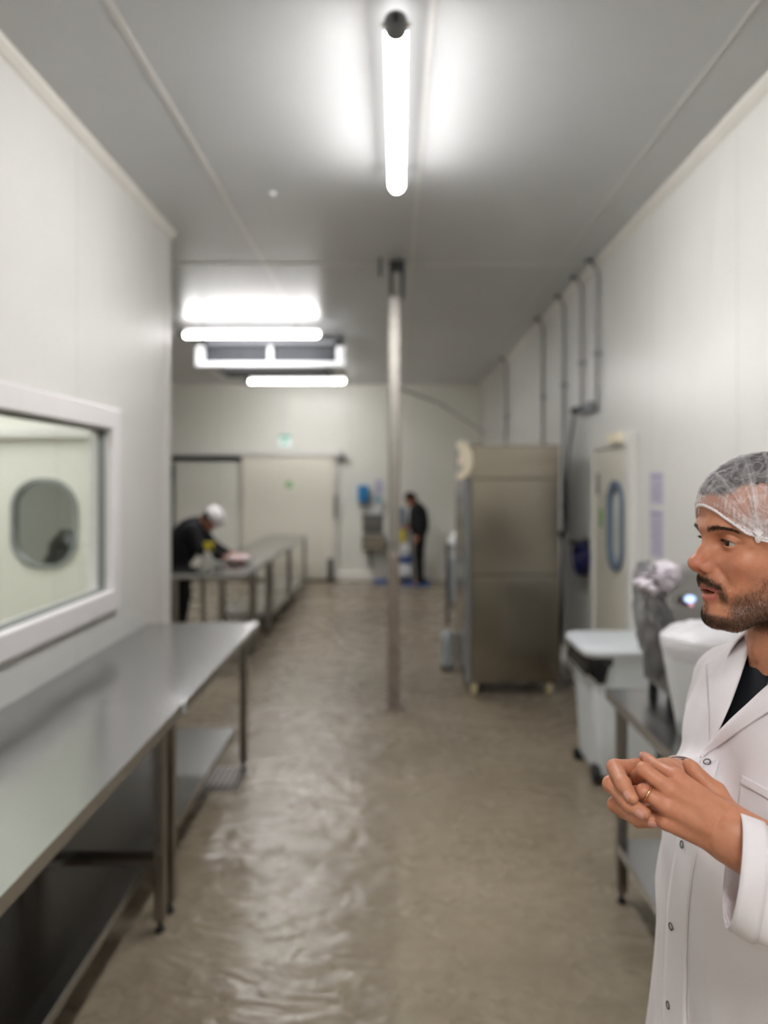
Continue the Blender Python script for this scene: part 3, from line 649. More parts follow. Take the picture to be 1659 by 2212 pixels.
for v in mb.bm.verts: v.co.z = dpos.z + (v.co.z - dpos.z) * .66
mb.build('display', emit_mat('blue_display', (.35, .55, 1.0), 1.3), mc)
mb = MB(); mb.lathe([(.0, -.002), (.008, -.002), (.008, .002), (.0, .002)], (dpos.x + .004, my0 - .001, dpos.z - .021), 'y', 14)
mb.build('indicator', emit_mat('red_indicator', (.9, .15, .3), .5), mc)
for (x, y) in ((mx0 + .03, my0 + .04), (mx1 - .03, my0 + .04), (mx0 + .03, my1 - .04), (mx1 - .03, my1 - .04)):
    MB().lathe([(.018, 0), (.02, .01), (.014, .06)], (x, y, TH), 'z', 14).build('foot', M['black'], mc, 40)
def crumple(cx, cy, cz, rx, ry, rz, seed, amp, nu=40, nv=26):
    rs = np.random.RandomState(seed); ph = rs.rand(14, 4) * 6.28; fr = rs.randint(1, 9, (14, 3))
    mb = MB(); rows = []
    for j in range(nv + 1):
        row = []
        for i in range(nu):
            a = 2 * math.pi * i / nu; b = -math.pi / 2 + math.pi * j / nv
            d = np.array([math.cos(a) * math.cos(b), math.sin(a) * math.cos(b), math.sin(b)])
            n = sum(abs(math.sin(fr[k] @ d * 1.3 + ph[k, 0])) for k in range(14)) / 14 - .6
            q = 1 + amp * n
            row.append(mb.bm.verts.new((cx + rx * d[0] * q, cy + ry * d[1] * q, cz + rz * d[2] * q)))
        rows.append(row)
    for p, q in zip(rows, rows[1:]):
        for i in range(nu): mb.bm.faces.new((p[i], p[(i + 1) % nu], q[(i + 1) % nu], q[i]))
    return mb
mb = crumple(1.028, 2.92, 1.19, .052, .13, .215, 5, 1.2, 56, 40)
for v in mb.bm.verts: v.co.x -= (v.co.z - 1.15) * .13
mb.build('film_wrap', film.m, mc, 80)
mb = crumple(1.035, 2.90, 1.365, .075, .11, .052, 8, 1.5, 56, 36)
for v in mb.bm.verts: v.co.z += (v.co.x - 1.035) * .25
mb.build('film_bunch', mat('white_film', (222, 214, 222), .3, bump=.6, bscale=50), mc, 80)
bw = thing('covered_bowl', 'white tapered bowl under crinkled plastic in front of the packing machine', 'bowl', (1.10, 2.55, TH))
bc = (1.075, 2.56)
MB().lathe([(.085, TH), (.09, TH + .006), (.10, TH + .07), (.135, 1.13), (.145, 1.21), (.138, 1.212), (.0, 1.20)], (bc[0], bc[1], 0), 'z', 40).build('bowl_shell', M['white'], bw, 40)
rs = np.random.RandomState(4); mb = MB(); rows = []
for j in range(13):
    row = []
    for i in range(64):
        a = 2 * math.pi * i / 64
        q = j / 12
        if q < .55: r = .147 * q / .55; z = 1.262 - .05 * (q / .55) ** 2.2
        else: r = .147 + .004 * math.sin((q - .55) * 7) - .03 * (q - .55) / .45; z = 1.21 - (q - .55) / .45 * .14
        n = (math.sin(a * 9 + j) + math.sin(a * 17 - j * 2.1) + math.sin(a * 5 + j * 1.7)) / 3
        row.append(mb.bm.verts.new((bc[0] + (r + .003 * n * q + rs.uniform(-.002, .002) * (q > .1)) * math.cos(a), bc[1] + (r + .003 * n * q) * math.sin(a), z + .005 * n * min(1, q * 3) + rs.uniform(-.003, .003))))
    rows.append(row)
for p, q in zip(rows, rows[1:]):
    for i in range(64): mb.bm.faces.new((p[i], p[(i + 1) % 64], q[(i + 1) % 64], q[i]))
mb.build('plastic_cover', mat('crinkled_white_plastic', (232, 230, 234), .22, bump=1.0, bscale=55), bw, 75)
# ------------------------------------------------------------------ floor drain 
dr = thing('floor_drain', 'dark slotted drain grate in the floor beside the second table', 'drain', (-.98, 4.33, 0))
mb = MB(); mb.box((-1.10, 4.16, 0), (-.88, 4.175, .006)); mb.box((-1.10, 4.485, 0), (-.88, 4.50, .006)); mb.box((-1.10, 4.16, 0), (-1.09, 4.5, .006)); mb.box((-.89, 4.16, 0), (-.88, 4.5, .006)); mb.build('rim', M['steel_dark'], dr)
MB().box((-1.09, 4.175, .0), (-.89, 4.485, .0015)).build('pit', M['galv'], dr)
mb = MB()
for i in range(6): mb.box((-1.080 + i * .034, 4.175, .0015), (-1.060 + i * .034, 4.485, .006))
mb.build('grate_bars', M['black'], dr)
# dark tool bag beyond the porthole
tb = thing('dark_sack', 'dark sack in the far room seen through the porthole', 'sack', (-3.45, 7.4, 0))
crumple(-3.28, 7.4, .62, .22, .25, .62, 11, .35).build('cloth', M['bag'], tb, 60)
# ------------------------------------------------------------------ implicit surfaces for bodies and cloth
def A3(p): return np.array(p, dtype=np.float64)
def smin(a, b, k):
    h = np.maximum(k - np.abs(a - b), 0.0) / k
    return np.minimum(a, b) - h * h * k * 0.25
class Cone:                                          # rounded cone between two points
    def __init__(s, a, b, ra, rb, k=0.01, op='u', sq=None):
        s.a, s.b, s.ra, s.rb, s.k, s.op = A3(a), A3(b), ra, rb, k, op
        r = max(ra, rb); s.lo = np.minimum(s.a, s.b) - r; s.hi = np.maximum(s.a, s.b) + r
    def __call__(s, x, y, z):
        d = s.b - s.a; L2 = max(d @ d, 1e-12)
        t = np.clip(((x - s.a[0]) * d[0] + (y - s.a[1]) * d[1] + (z - s.a[2]) * d[2]) / L2, 0, 1)
        q = (x - s.a[0] - t * d[0]) ** 2 + (y - s.a[1] - t * d[1]) ** 2 + (z - s.a[2] - t * d[2]) ** 2
        return np.sqrt(q) - (s.ra + (s.rb - s.ra) * t)
class Ell:                                           # ellipsoid, optional rotation matrix (columns = axes)
    def __init__(s, c, r, k=0.01, op='u', R=None):
        s.c, s.r, s.k, s.op, s.R = A3(c), A3(r), k, op, None if R is None else np.array(R)
        m = max(r); s.lo = s.c - (s.r if R is None else m); s.hi = s.c + (s.r if R is None else m)
    def __call__(s, x, y, z):
        X, Y, Z = x - s.c[0], y - s.c[1], z - s.c[2]
        if s.R is not None:
            R = s.R; X, Y, Z = (R[0, 0] * X + R[1, 0] * Y + R[2, 0] * Z, R[0, 1] * X + R[1, 1] * Y + R[2, 1] * Z, R[0, 2] * X + R[1, 2] * Y + R[2, 2] * Z)
        k0 = np.sqrt((X / s.r[0]) ** 2 + (Y / s.r[1]) ** 2 + (Z / s.r[2]) ** 2)
        k1 = np.sqrt((X / s.r[0] ** 2) ** 2 + (Y / s.r[1] ** 2) ** 2 + (Z / s.r[2] ** 2) ** 2)
        return k0 * (k0 - 1.0) / np.maximum(k1, 1e-9)
class Fn:                                            # any function with bounds
    def __init__(s, f, lo, hi, k=0.01, op='u'): s.f, s.lo, s.hi, s.k, s.op = f, A3(lo), A3(hi), k, op
    def __call__(s, x, y, z): return s.f(x, y, z)
def evalp(prims, x, y, z):
    d = None
    for p in prims:
        q = p(x, y, z)
        if d is None: d = q
        elif p.op == 'u': d = smin(d, q, p.k)
        elif p.op == 'm': d = np.minimum(d, q)
        else: d = -smin(-d, q, p.k)
    return d
def eval_grid(prims, ax, ay, az, h):
    d = np.full((len(ax), len(ay), len(az)), 0.2, dtype=np.float32)
    for p in prims:
        m = p.k + 3 * h
        i0, i1 = np.searchsorted(ax, (p.lo[0] - m, p.hi[0] + m)); j0, j1 = np.searchsorted(ay, (p.lo[1] - m, p.hi[1] + m)); k0, k1 = np.searchsorted(az, (p.lo[2] - m, p.hi[2] + m))
        if i0 >= i1 or j0 >= j1 or k0 >= k1: continue
        q = p(ax[i0:i1, None, None], ay[None, j0:j1, None], az[None, None, k0:k1]).astype(np.float32)
        s = d[i0:i1, j0:j1, k0:k1]
        d[i0:i1, j0:j1, k0:k1] = smin(s, q, p.k) if p.op == 'u' else (np.minimum(s, q) if p.op == 'm' else -smin(-s, q, p.k))
    return d
def surface_nets(d, ax, ay, az):
    s = d < 0
    cor = [(i, j, k) for i in (0, 1) for j in (0, 1) for k in (0, 1)]
    n = [q - 1 for q in d.shape]
    c = sum(s[i:i + n[0], j:j + n[1], k:k + n[2]].astype(np.int8) for i, j, k in cor)
    I, J, K = np.nonzero((c > 0) & (c < 8))
    ids = -np.ones(n, dtype=np.int64); ids[I, J, K] = np.arange(len(I))
    P = np.zeros((len(I), 3)); W = np.zeros(len(I))
    for a in cor:
        for ax_ in range(3):
            if a[ax_]: continue
            b = list(a); b[ax_] = 1
            d0 = d[I + a[0], J + a[1], K + a[2]].astype(np.float64); d1 = d[I + b[0], J + b[1], K + b[2]].astype(np.float64)
            m = (d0 < 0) != (d1 < 0); t = np.where(m, d0 / np.where(m, d0 - d1, 1), 0)
            q = np.stack([I + a[0], J + a[1], K + a[2]], 1).astype(np.float64); q[:, ax_] += t
            P += q * m[:, None]; W += m
    P /= W[:, None]
    V = np.stack([np.interp(P[:, 0], np.arange(len(ax)), ax), np.interp(P[:, 1], np.arange(len(ay)), ay), np.interp(P[:, 2], np.arange(len(az)), az)], 1)
    Q = []
    for a in range(3):
        b, e = (a + 1) % 3, (a + 2) % 3
        sl0 = [slice(None)] * 3; sl1 = [slice(None)] * 3; sl0[a] = slice(0, -1); sl1[a] = slice(1, None)
        ch = s[tuple(sl0)] != s[tuple(sl1)]
        E = np.stack(np.nonzero(ch), 1)
        ok = (E[:, b] > 0) & (E[:, e] > 0) & (E[:, b] < n[b]) & (E[:, e] < n[e]); E = E[ok]
        def cid(db, de):
            q = E.copy(); q[:, b] += db; q[:, e] += de; return ids[q[:, 0], q[:, 1], q[:, 2]]
        f = np.stack([cid(-1, -1), cid(0, -1), cid(0, 0), cid(-1, 0)], 1)
        ins = s[E[:, 0], E[:, 1], E[:, 2]]; f[~ins] = f[~ins][:, ::-1]
        Q.append(f)
    Q = np.concatenate(Q); return V, Q[(Q >= 0).all(1)]
def grad(prims, V, e=1e-4):
    g = np.stack([evalp(prims, V[:, 0] + (e if i == 0 else 0), V[:, 1] + (e if i == 1 else 0), V[:, 2] + (e if i == 2 else 0))
                  - evalp(prims, V[:, 0] - (e if i == 0 else 0), V[:, 1] - (e if i == 1 else 0), V[:, 2] - (e if i == 2 else 0)) for i in range(3)], 1)
    return g / np.maximum(np.linalg.norm(g, axis=1), 1e-9)[:, None]
def polygonise(prims, h, lo=None, hi=None, project=2):
    lo = np.min([p.lo for p in prims if p.op != 's'], 0) - 3 * h if lo is None else A3(lo)
    hi = np.max([p.hi for p in prims if p.op != 's'], 0) + 3 * h if hi is None else A3(hi)
    ax, ay, az = (np.arange(lo[i], hi[i] + h, h) for i in range(3))
    V, Q = surface_nets(eval_grid(prims, ax, ay, az, h), ax, ay, az)
    for _ in range(project):
        d = evalp(prims, V[:, 0], V[:, 1], V[:, 2]); V = V - grad(prims, V) * np.clip(d, -h, h)[:, None] * .8
    return V, Q
def np_mesh(name, V, Q, m, parent=None, colors=None, origin=None):
    me = bpy.data.meshes.new(name)
    o0 = np.array(root_loc(parent)) if parent is not None else (A3(origin) if origin is not None else np.zeros(3))
    V = np.asarray(V) - o0; Q = np.asarray(Q)
    me.vertices.add(len(V)); me.vertices.foreach_set('co', V.astype(np.float32).ravel())
    k = Q.shape[1]
    me.loops.add(Q.size); me.polygons.add(len(Q))
    me.loops.foreach_set('vertex_index', Q.astype(np.int32).ravel())
    me.polygons.foreach_set('loop_start', np.arange(0, Q.size, k, dtype=np.int32))
    me.polygons.foreach_set('use_smooth', [True] * len(Q))
    me.update(calc_edges=True); me.validate()
    if colors is not None: set_colors(me, colors)
    o = bpy.data.objects.new(name, me); COL.objects.link(o); me.materials.append(m)
    if parent is not None: o.parent = parent
    elif origin is not None: o.location = Vector(origin)
    return o
def set_colors(me, c):
    at_ = me.color_attributes.new('tone', 'FLOAT_COLOR', 'POINT')
    at_.data.foreach_set('color', np.concatenate([c, np.ones((len(c), 1))], 1).astype(np.float32).ravel())
def skin_mat(name, rough=0.42, bumpk=0.25):
    t = NT(name); a = t.new('ShaderNodeVertexColor'); a.layer_name = 'tone'
    n = t.noise(90, 4); mx = t.new('ShaderNodeMix', data_type='RGBA', blend_type='MULTIPLY'); mx.inputs[0].default_value = 1
    t.link(a.outputs[0], mx.inputs[6]); t.link(t.ramp(n, .25, .75, (.90, .86, .84), (1.07, 1.08, 1.09)), mx.inputs[7])
    t.link(mx.outputs[2], t.b.inputs['Base Color']); t.b.inputs['Roughness'].default_value = rough
    t.b.inputs['Subsurface Weight'].default_value = .12; t.b.inputs['Subsurface Radius'].default_value = (.008, .003, .0015); t.b.inputs['Subsurface Scale'].default_value = .6
    t.b.inputs['Specular IOR Level'].default_value = .4
    nb = t.bump(t.noise(700, 3), bumpk, .0006); nb = t.bump(t.noise(160, 3), bumpk * .8, .0012, nb); t.link(nb, t.b.inputs['Normal'])
    return t.m
def cloth_mat(name, col, rough=.8, weave=1400, wb=.25, fold=0.0, fscale=9, var=.03, sheen=.15):
    t = NT(name); c = lin(col); n = t.noise(5)
    t.link(t.ramp(n, .3, .7, tuple(x * (1 - var) for x in c), tuple(min(1, x * (1 + var)) for x in c)), t.b.inputs['Base Color'])
    t.b.inputs['Roughness'].default_value = rough; t.b.inputs['Sheen Weight'].default_value = sheen
    nb = t.bump(t.noise(weave, 2), wb, .0008)
    if fold: nb = t.bump(t.noise(fscale, 3, t.coords((1, 1, .45)), rough=.45, dist=.8), fold, .02, nb)
    t.link(nb, t.b.inputs['Normal']); return t.m
M['skin'] = skin_mat('skin')
M['coat'] = cloth_mat('white_cotton', (240, 234, 238), .75, fold=.34)
M['shirt'] = cloth_mat('navy_jersey', (7, 13, 24), .9, 900, .5, sheen=0)
M['black_cloth'] = cloth_mat('black_cloth', (7, 8, 14), .9, sheen=0)
M['blacktrousers'] = cloth_mat('black_trousers', (7, 7, 9), .9, sheen=0)
M['hair'] = mat('dark_brown_hair', (40, 33, 29), .75, var=.4, nscale=220, spec=.15)
M['shoe'] = mat('black_shoe', (20, 20, 22), .4)
# ------------------------------------------------------------------ the man in the white coat
HX, HY, HZ = .5515, 1.08, 1.663                       # between the eyes' level and the ear canals
YAW = math.radians(5.0)
Fv = np.array([-math.cos(YAW), -math.sin(YAW), 0]); Lv = np.array([math.sin(YAW), -math.cos(YAW), 0])
def hw(f, l, z):                                      # head millimetres (forward, left, up) -> world
    return np.array([HX, HY, HZ]) + Fv * f * 1e-3 + Lv * l * 1e-3 + np.array([0, 0, z * 1e-3])
def to_head(V):
    d = V - np.array([HX, HY, HZ]); return np.stack([d @ Fv, d @ Lv, d[:, 2]], 1) * 1e3
RH = np.stack([Fv, Lv, [0, 0, 1.0]], 1)
def hc(a, b, ra, rb, k=8, op='u'): return Cone(hw(*a), hw(*b), ra * 1e-3, rb * 1e-3, k * 1e-3, op)
def he(c, r, k=8, op='u', R=None): return Ell(hw(*c), A3(r) * 1e-3, k * 1e-3, op, RH if R is None else RH @ R)
def rot(ax, deg):
    return np.array(Matrix.Rotation(math.radians(deg), 3, ax))
EYE = (75.5, 31.5, -1.5); ER = 12.2
head = [he((6, 0, 42), (97, 75, 80), 10), he((-30, 0, 20), (62, 70, 70), 30)]
head += [he((42, 0, -30), (57, 60, 78), 26), he((66, 0, -62), (34, 38, 50), 22)]
for s in (1, -1):
    head += [hc((84, 10 * s, -112), (72, 26 * s, -110), 13.5, 14, 12), hc((72, 26 * s, -110), (16, 54 * s, -84), 14, 14, 16), hc((16, 54 * s, -84), (4, 62 * s, -25), 14, 13, 20),
             he((62, 45 * s, -30), (24, 19, 17), 16), hc((94, 9 * s, 17), (87, 28 * s, 19), 9.5, 9, 13), hc((87, 28 * s, 19), (69, 47 * s, 16), 9, 7.5, 13), hc((69, 47 * s, 16), (60, 55 * s, 0), 7.5, 7.5, 12)]
head += [he((84, 0, -109), (13, 17, 15), 12)]
for s in (1, -1):
    head += [he((92, 34 * s, -2), (17, 20, 13), 12, 's')]
    head += [he((EYE[0], EYE[1] * s, EYE[2]), (14.2, 14.2, 14.2), 5)]                    # lids over the eyeball
head += [hc((90, 0, 8), (103, 0, -16), 7.0, 7.5, 11), hc((103, 0, -16), (115, 0, -31), 7.5, 9.0, 7), he((116, 0, -33.5), (10.2, 10.2, 9.4), 6)]
for s in (1, -1):
    head += [he((103, 12.8 * s, -37.5), (12.5, 6.2, 8.4), 6), hc((92, 14 * s, -30), (80, 22 * s, -36), 8, 6, 12)]
head += [hc((116, 0, -41), (102, 0, -47), 4.0, 5, 4)]
for s in (1, -1): head += [Cone(hw(109, 8.4 * s, -49), hw(105, 6.6 * s, -37), .0050, .0030, .0022, 's')]
head += [he((84, 0, -57), (21.5, 28, 17), 10)]
for s in (1, -1):
    head += [hc((102.5, 2.0 * s, -66), (97, 14 * s, -68.5), 4.6, 3.8, 5), hc((97, 14 * s, -68.5), (84, 25 * s, -74.5), 3.8, 2.2, 5)]
    head += [hc((97.5, 0, -82.5), (92, 12 * s, -81.5), 5.8, 5.2, 5), hc((92, 12 * s, -81.5), (82, 23 * s, -76.5), 5.2, 2.2, 5)]
head += [he((100, 0, -73.2), (24, 19, 3.6), 2.5, 's', rot('Y', 10))]
head += [he((88, 0, -96), (9.5, 20, 9), 9)]
for s in (1, -1): head += [hc((97, 27 * s, -38), (87, 40 * s, -62), 2.5, 2.5, 9, 's')]
for s in (1, -1):                                     # almond opening between the lids
    head += [he((EYE[0] + 11, (EYE[1] + 1.0) * s, EYE[2] - .3), (11, 14.0, 3.8), 1.4, 's', rot('X', -6 * s))]
    head += [he((EYE[0] + 6.0, (EYE[1] - 12.6) * s, EYE[2] - 1.2), (4.0, 3.4, 2.8), 2)]
    head += [hc((EYE[0] + 8, (EYE[1] - 11) * s, EYE[2] + 7.6), (EYE[0] + 9, (EYE[1] + 3) * s, EYE[2] + 9.2), 2.6, 2.6, 3.5), hc((EYE[0] + 9, (EYE[1] + 3) * s, EYE[2] + 9.2), (EYE[0] + 1, (EYE[1] + 15) * s, EYE[2] + 4), 2.6, 2.2, 3.5)]
    head += [he((-2, 69 * s, -12), (17, 7, 30), 5, 'u', rot('Z', 18 * s)), he((2, 76 * s, -10), (9, 5, 17), 5, 's', rot('Z', 18 * s)), he((8, 68 * s, -14), (6, 5, 8), 4)]
head += [Cone(hw(-30, 0, -60), hw(-34, 0, -150), .058, .057, .022), Cone(hw(-34, 0, -150), hw(-44, 0, -215), .057, .064, .02)]
for s in (1, -1): head += [hc((-20, 48 * s, -70), (8, 16 * s, -200), 13, 11, 16)]
head += [he((18, 0, -160), (12, 10, 14), 12)]
# --- body frame
PSI = math.radians(5); BX, BY = .578, 1.09
BF = np.array([-math.cos(PSI), -math.sin(PSI), 0]); BL = np.array([math.sin(PSI), -math.cos(PSI), 0])
def bw_(f, l, z): return np.array([BX, BY, 0]) + BF * f + BL * l + np.array([0, 0, z])
def to_body(V):
    d = V - np.array([BX, BY, 0]); return np.stack([d @ BF, d @ BL, d[:, 2]], 1)
SHL, SHR = bw_(-.02, .172, 1.41), bw_(-.025, -.160, 1.385)
WL = np.array(at(1586, 1806, .842)); EL = np.array([.62, .73, 1.235])
WR = np.array(at(1448, 1690, 1.025)); ERb = np.array([.55, 1.24, 1.22])
core = [Ell(bw_(-.02, 0, 1.30), (.11, .165, .19), .05), Ell(bw_(-.005, 0, 1.08), (.115, .155, .2), .06), Cone(bw_(-.03, -.12, 1.405), bw_(-.03, .12, 1.41), .042, .042, .04),
        Cone(bw_(-.035, 0, 1.40), bw_(-.03, 0, 1.56), .07, .056, .04), Ell(bw_(-.01, 0, .93), (.12, .17, .14), .05)]
for s, S_, E_, W_ in ((1, SHL, EL, WL), (-1, SHR, ERb, WR)):
    core += [Cone(S_, E_, .046, .042, .04), Cone(E_, W_, .043, .033, .02)]
    hip, knee, ank = bw_(0, .09 * s, .92), bw_(.015, .10 * s, .50), bw_(-.01, .11 * s, .09)
    core += [Cone(hip, knee, .082, .058, .04), Cone(knee, ank, .056, .04, .02), Cone(ank, bw_(.12, .125 * s, .032), .036, .020, .02)]
# --- hands: left palm and finger chains, right fingers wrapped over them
def hp(u, v, Y): return np.array(at(u, v, Y))
def chain(pts, rs, k=.004): return [Cone(a, b, ra, rb, k) for a, b, ra, rb in zip(pts, pts[1:], rs, rs[1:])]
def palmfn(prims): return lambda x, y, z: evalp(prims, x, y, z)
def hand(palm, fingers, k=.0048):
    lo = np.min([p.lo for p in palm], 0) - .01; hi = np.max([p.hi for p in palm], 0) + .01
    out = [Fn(palmfn(palm), lo, hi, .001)]
    for f in fingers:
        fl = np.min([p.lo for p in f], 0) - .012; fh = np.max([p.hi for p in f], 0) + .012
        out.append(Fn((lambda f_: lambda x, y, z: smin(evalp(palm, x, y, z), evalp(f_, x, y, z), k))(f), fl, fh, .0008, 'm'))
    return out
iM, mM, rM, pM = hp(1462, 1680, .868), hp(1447, 1706, .853), hp(1442, 1742, .848), hp(1440, 1775, .852)
palmL = [Cone(hp(1590, 1782, .845), iM, .0150, .0102, .008), Cone(hp(1588, 1797, .842), mM, .0145, .0108, .007), Cone(hp(1583, 1815, .842), rM, .0145, .0102, .007),
         Cone(hp(1576, 1832, .848), pM, .0132, .0094, .008), Cone(hp(1590, 1785, .856), hp(1545, 1712, .882), .0160, .0125, .014), Cone(hp(1535, 1770, .868), hp(1470, 1740, .872), .014, .011, .014),
         Cone(hp(1640, 1815, .842), hp(1588, 1790, .846), .021, .020, .016), Cone(hp(1632, 1850, .842), hp(1574, 1826, .848), .020, .0185, .016), Cone(hp(1540, 1800, .858), hp(1465, 1768, .862), .012, .011, .014)]
fL = [chain([iM, hp(1421, 1657, .897), hp(1402, 1642, .918), hp(1391.5, 1633, .935)], [.0096, .0078, .0068, .0056]),
      chain([mM, hp(1391, 1663, .872), hp(1378, 1676, .890), hp(1376, 1694, .905)], [.0098, .0084, .0073, .0060]),
      chain([rM, hp(1390, 1710, .862), hp(1374, 1712, .882), hp(1378, 1728, .898)], [.0098, .0082, .0072, .0060]),
      chain([pM, hp(1412, 1766, .868), hp(1402, 1756, .888), hp(1412, 1748, .900)], [.0088, .0074, .0064, .0055]),
      chain([hp(1545, 1712, .882), hp(1514, 1683, .890), hp(1496, 1662, .896), hp(1487, 1650.5, .900)], [.0125, .0098, .0086, .0066])]
palmR = [Cone(hp(1440, 1676, .985), hp(1376, 1660, .930), .018, .0115, .012), Cone(hp(1440, 1690, .985), hp(1362, 1676, .930), .018, .0115, .012), Cone(hp(1438, 1704, .985), hp(1362, 1700, .932), .017, .0110, .012),
         Cone(hp(1436, 1718, .985), hp(1372, 1724, .936), .015, .010, .012), Cone(hp(1446, 1690, 1.03), hp(1438, 1694, .98), .031, .029, .016)]
fR = [chain([hp(1376, 1660, .930), hp(1329, 1658, .905), hp(1346, 1694, .868), hp(1366, 1724, .850)], [.0110, .0096, .0086, .0068]),
      chain([hp(1362, 1676, .930), hp(1320, 1694, .900), hp(1358, 1735, .860), hp(1392, 1757, .846)], [.0110, .0096, .0088, .0070]),
      chain([hp(1362, 1700, .932), hp(1330, 1738, .900), hp(1370, 1763, .868), hp(1416, 1773, .862)], [.0105, .0092, .0084, .0070]),
      chain([hp(1372, 1724, .936), hp(1346, 1752, .912), hp(1380, 1774, .890), hp(1410, 1778, .884)], [.0095, .0080, .0072, .0060]),
      chain([hp(1436, 1690, .97), hp(1412, 1674, .935), hp(1392, 1680, .908), hp(1384, 1688, .893)], [.0125, .0100, .0086, .0066])]
handL = hand(palmL, fL); handR = hand(palmR, fR)
hands = handL + [Fn(palmfn(handR), np.min([p.lo for p in handR], 0), np.max([p.hi for p in handR], 0), .001, 'm')]
def tone_body(V):
    """skin tone by place: stubble on jaw and lip, red lips and nose, pale nails"""
    H = to_head(V); f, l, z = H[:, 0], H[:, 1], H[:, 2]; al = np.abs(l)
    c = np.tile(np.array(lin((197, 136, 106))), (len(V), 1)).astype(np.float64)
    def mixc(w, col):
        w = np.clip(w, 0, 1)[:, None]; c[:] = c * (1 - w) + np.array(lin(col)) * w
    def g(f0, l0, z0, sf, sl, sz): return np.exp(-(((f - f0) / sf) ** 2 + ((al - l0) / sl) ** 2 + ((z - z0) / sz) ** 2))
    inh = (z > -135) & (np.linalg.norm(V - np.array([HX, HY, HZ]), axis=1) < .2)
    mixc(g(112, 0, -33, 16, 16, 16) * .55 * inh, (190, 96, 80)); mixc(g(72, 42, -36, 26, 24, 22) * .4 * inh, (196, 114, 90))
    mixc(g(98, 0, 30, 30, 60, 16) * .2 * inh, (212, 152, 122))
    b = beard_density(H); mixc(b * .78 * inh, (74, 56, 42))
    up = np.exp(-(((z + 67.5 - 0.0 * al) - (-0.012 * al ** 2 * .5 + .0)) / 4.2) ** 2) * (al < 24) * (f > 84) * inh
    lo = np.exp(-((z + 82.5 - .010 * al ** 2) / 5.6) ** 2) * (al < 21) * (f > 82) * inh
    mixc(up * .85, (170, 88, 88)); mixc(lo * .85, (182, 102, 98))
    mouth = (np.abs(z + 73.5) < 4.2) & (al < 19) & (f < 95.5) & (f > 60) & inh & (np.abs(l) < 19)
    mixc((mouth & (f < 93)) * .9, (60, 22, 20))
    hd = np.linalg.norm(V - hp(1430, 1720, .88), axis=1) < .19
    for q in knuckles: mixc(np.exp(-(np.linalg.norm(V - q, axis=1) / .011) ** 2) * .35 * hd, (196, 112, 88))
    return c
knuckles = [iM, mM, rM, pM, fL[1][1].a, fL[2][1].a, fR[0][1].a, fR[1][1].a, fR[2][1].a]
def sstep(x, a, b):
    t = np.clip((x - a) / (b - a), 0, 1); return t * t * (3 - 2 * t)
def beard_density(H):
    f, l, z = H[:, 0], H[:, 1], H[:, 2]; al = np.abs(l)
    line = -12 - (f - 15) * .78                       # cheek line from sideburn down to the mouth corner
    cheek = (.35 + .65 * sstep(-z, 62, 98)) * sstep(line - z, 0, 30) * sstep(f, -5, 12) * (z > -140) * sstep(88 - f, -2, 10)
    chin = sstep(-z, 101, 109) * (z > -140) * sstep(f, 0, 20) 
    gap = np.exp(-(((f - 88) / 16) ** 2 + ((al - 20) / 15) ** 2 + ((z + 95) / 10) ** 2))
    must = np.exp(-((z + 56.0 + .012 * al ** 2) / 6.2) ** 2) * (al < 30) * sstep(f, 74, 84) * (z < -47)
    side = np.exp(-(((al - 28) / 6) ** 2 + ((z + 78) / 14) ** 2)) * sstep(f, 62, 74)
    soul = np.exp(-((al / 7) ** 2 + ((z + 97) / 8) ** 2)) * (f > 80) * .5
    d = np.maximum.reduce([cheek * .95, chin, must * 1.0, side * .9, soul]) * (1 - gap * .85)
    lips = np.exp(-((z + 74) / 9.5) ** 4) * (al < 23) * (f > 80)
    return np.clip(d * (1 - lips * .97), 0, 1) * sstep(z, -134, -116)
import time; _t0 = time.time()
lo = hw(0, 0, 0) - .15; hi = hw(0, 0, 0) + .15; lo[2] = HZ - .30; hi[2] = HZ + .15
Vh, Qh = polygonise(head, .0014, lo, hi, 3)
Vb, Qb = polygonise(core, .009)
lo = np.min([p.lo for p in hands], 0) - .01; hi = np.max([p.hi for p in hands], 0) + .01
Vk, Qk = polygonise(hands, .00115, lo, hi, 2)
print('sdf', round(time.time() - _t0, 1), len(Vh), len(Vb), len(Vk))
man = np_mesh('person', Vb, Qb, M['skin'], None, None, (BX, BY, 0))
tmp = [np_mesh('join_head', Vh, Qh, M['skin'], None, None, (BX, BY, 0)), np_mesh('join_hands', Vk, Qk, M['skin'], None, None, (BX, BY, 0))]
for o in tmp:
    md = man.modifiers.new('u', 'BOOLEAN'); md.operation = 'UNION'; md.object = o
    try: md.solver = 'MANIFOLD'
    except Exception: md.solver = 'EXACT'
dg = bpy.context.evaluated_depsgraph_get(); me = bpy.data.meshes.new_from_object(man.evaluated_get(dg))
man.modifiers.clear(); old = man.data; man.data = me
for o in tmp: bpy.data.objects.remove(o)
bpy.data.meshes.remove(old)
me.polygons.foreach_set('use_smooth', [True] * len(me.polygons))
nv = len(me.vertices); co = np.empty(nv * 3, np.float32); me.vertices.foreach_get('co', co)
co = co.reshape(-1, 3).astype(np.float64) + np.array([BX, BY, 0]); set_colors(me, tone_body(co))
me.materials.clear(); me.materials.append(M['skin'])
print('union', round(time.time() - _t0, 1), nv)
tag(man, 'bearded man in a white lab coat and hairnet, hands together, at the right edge', 'person')
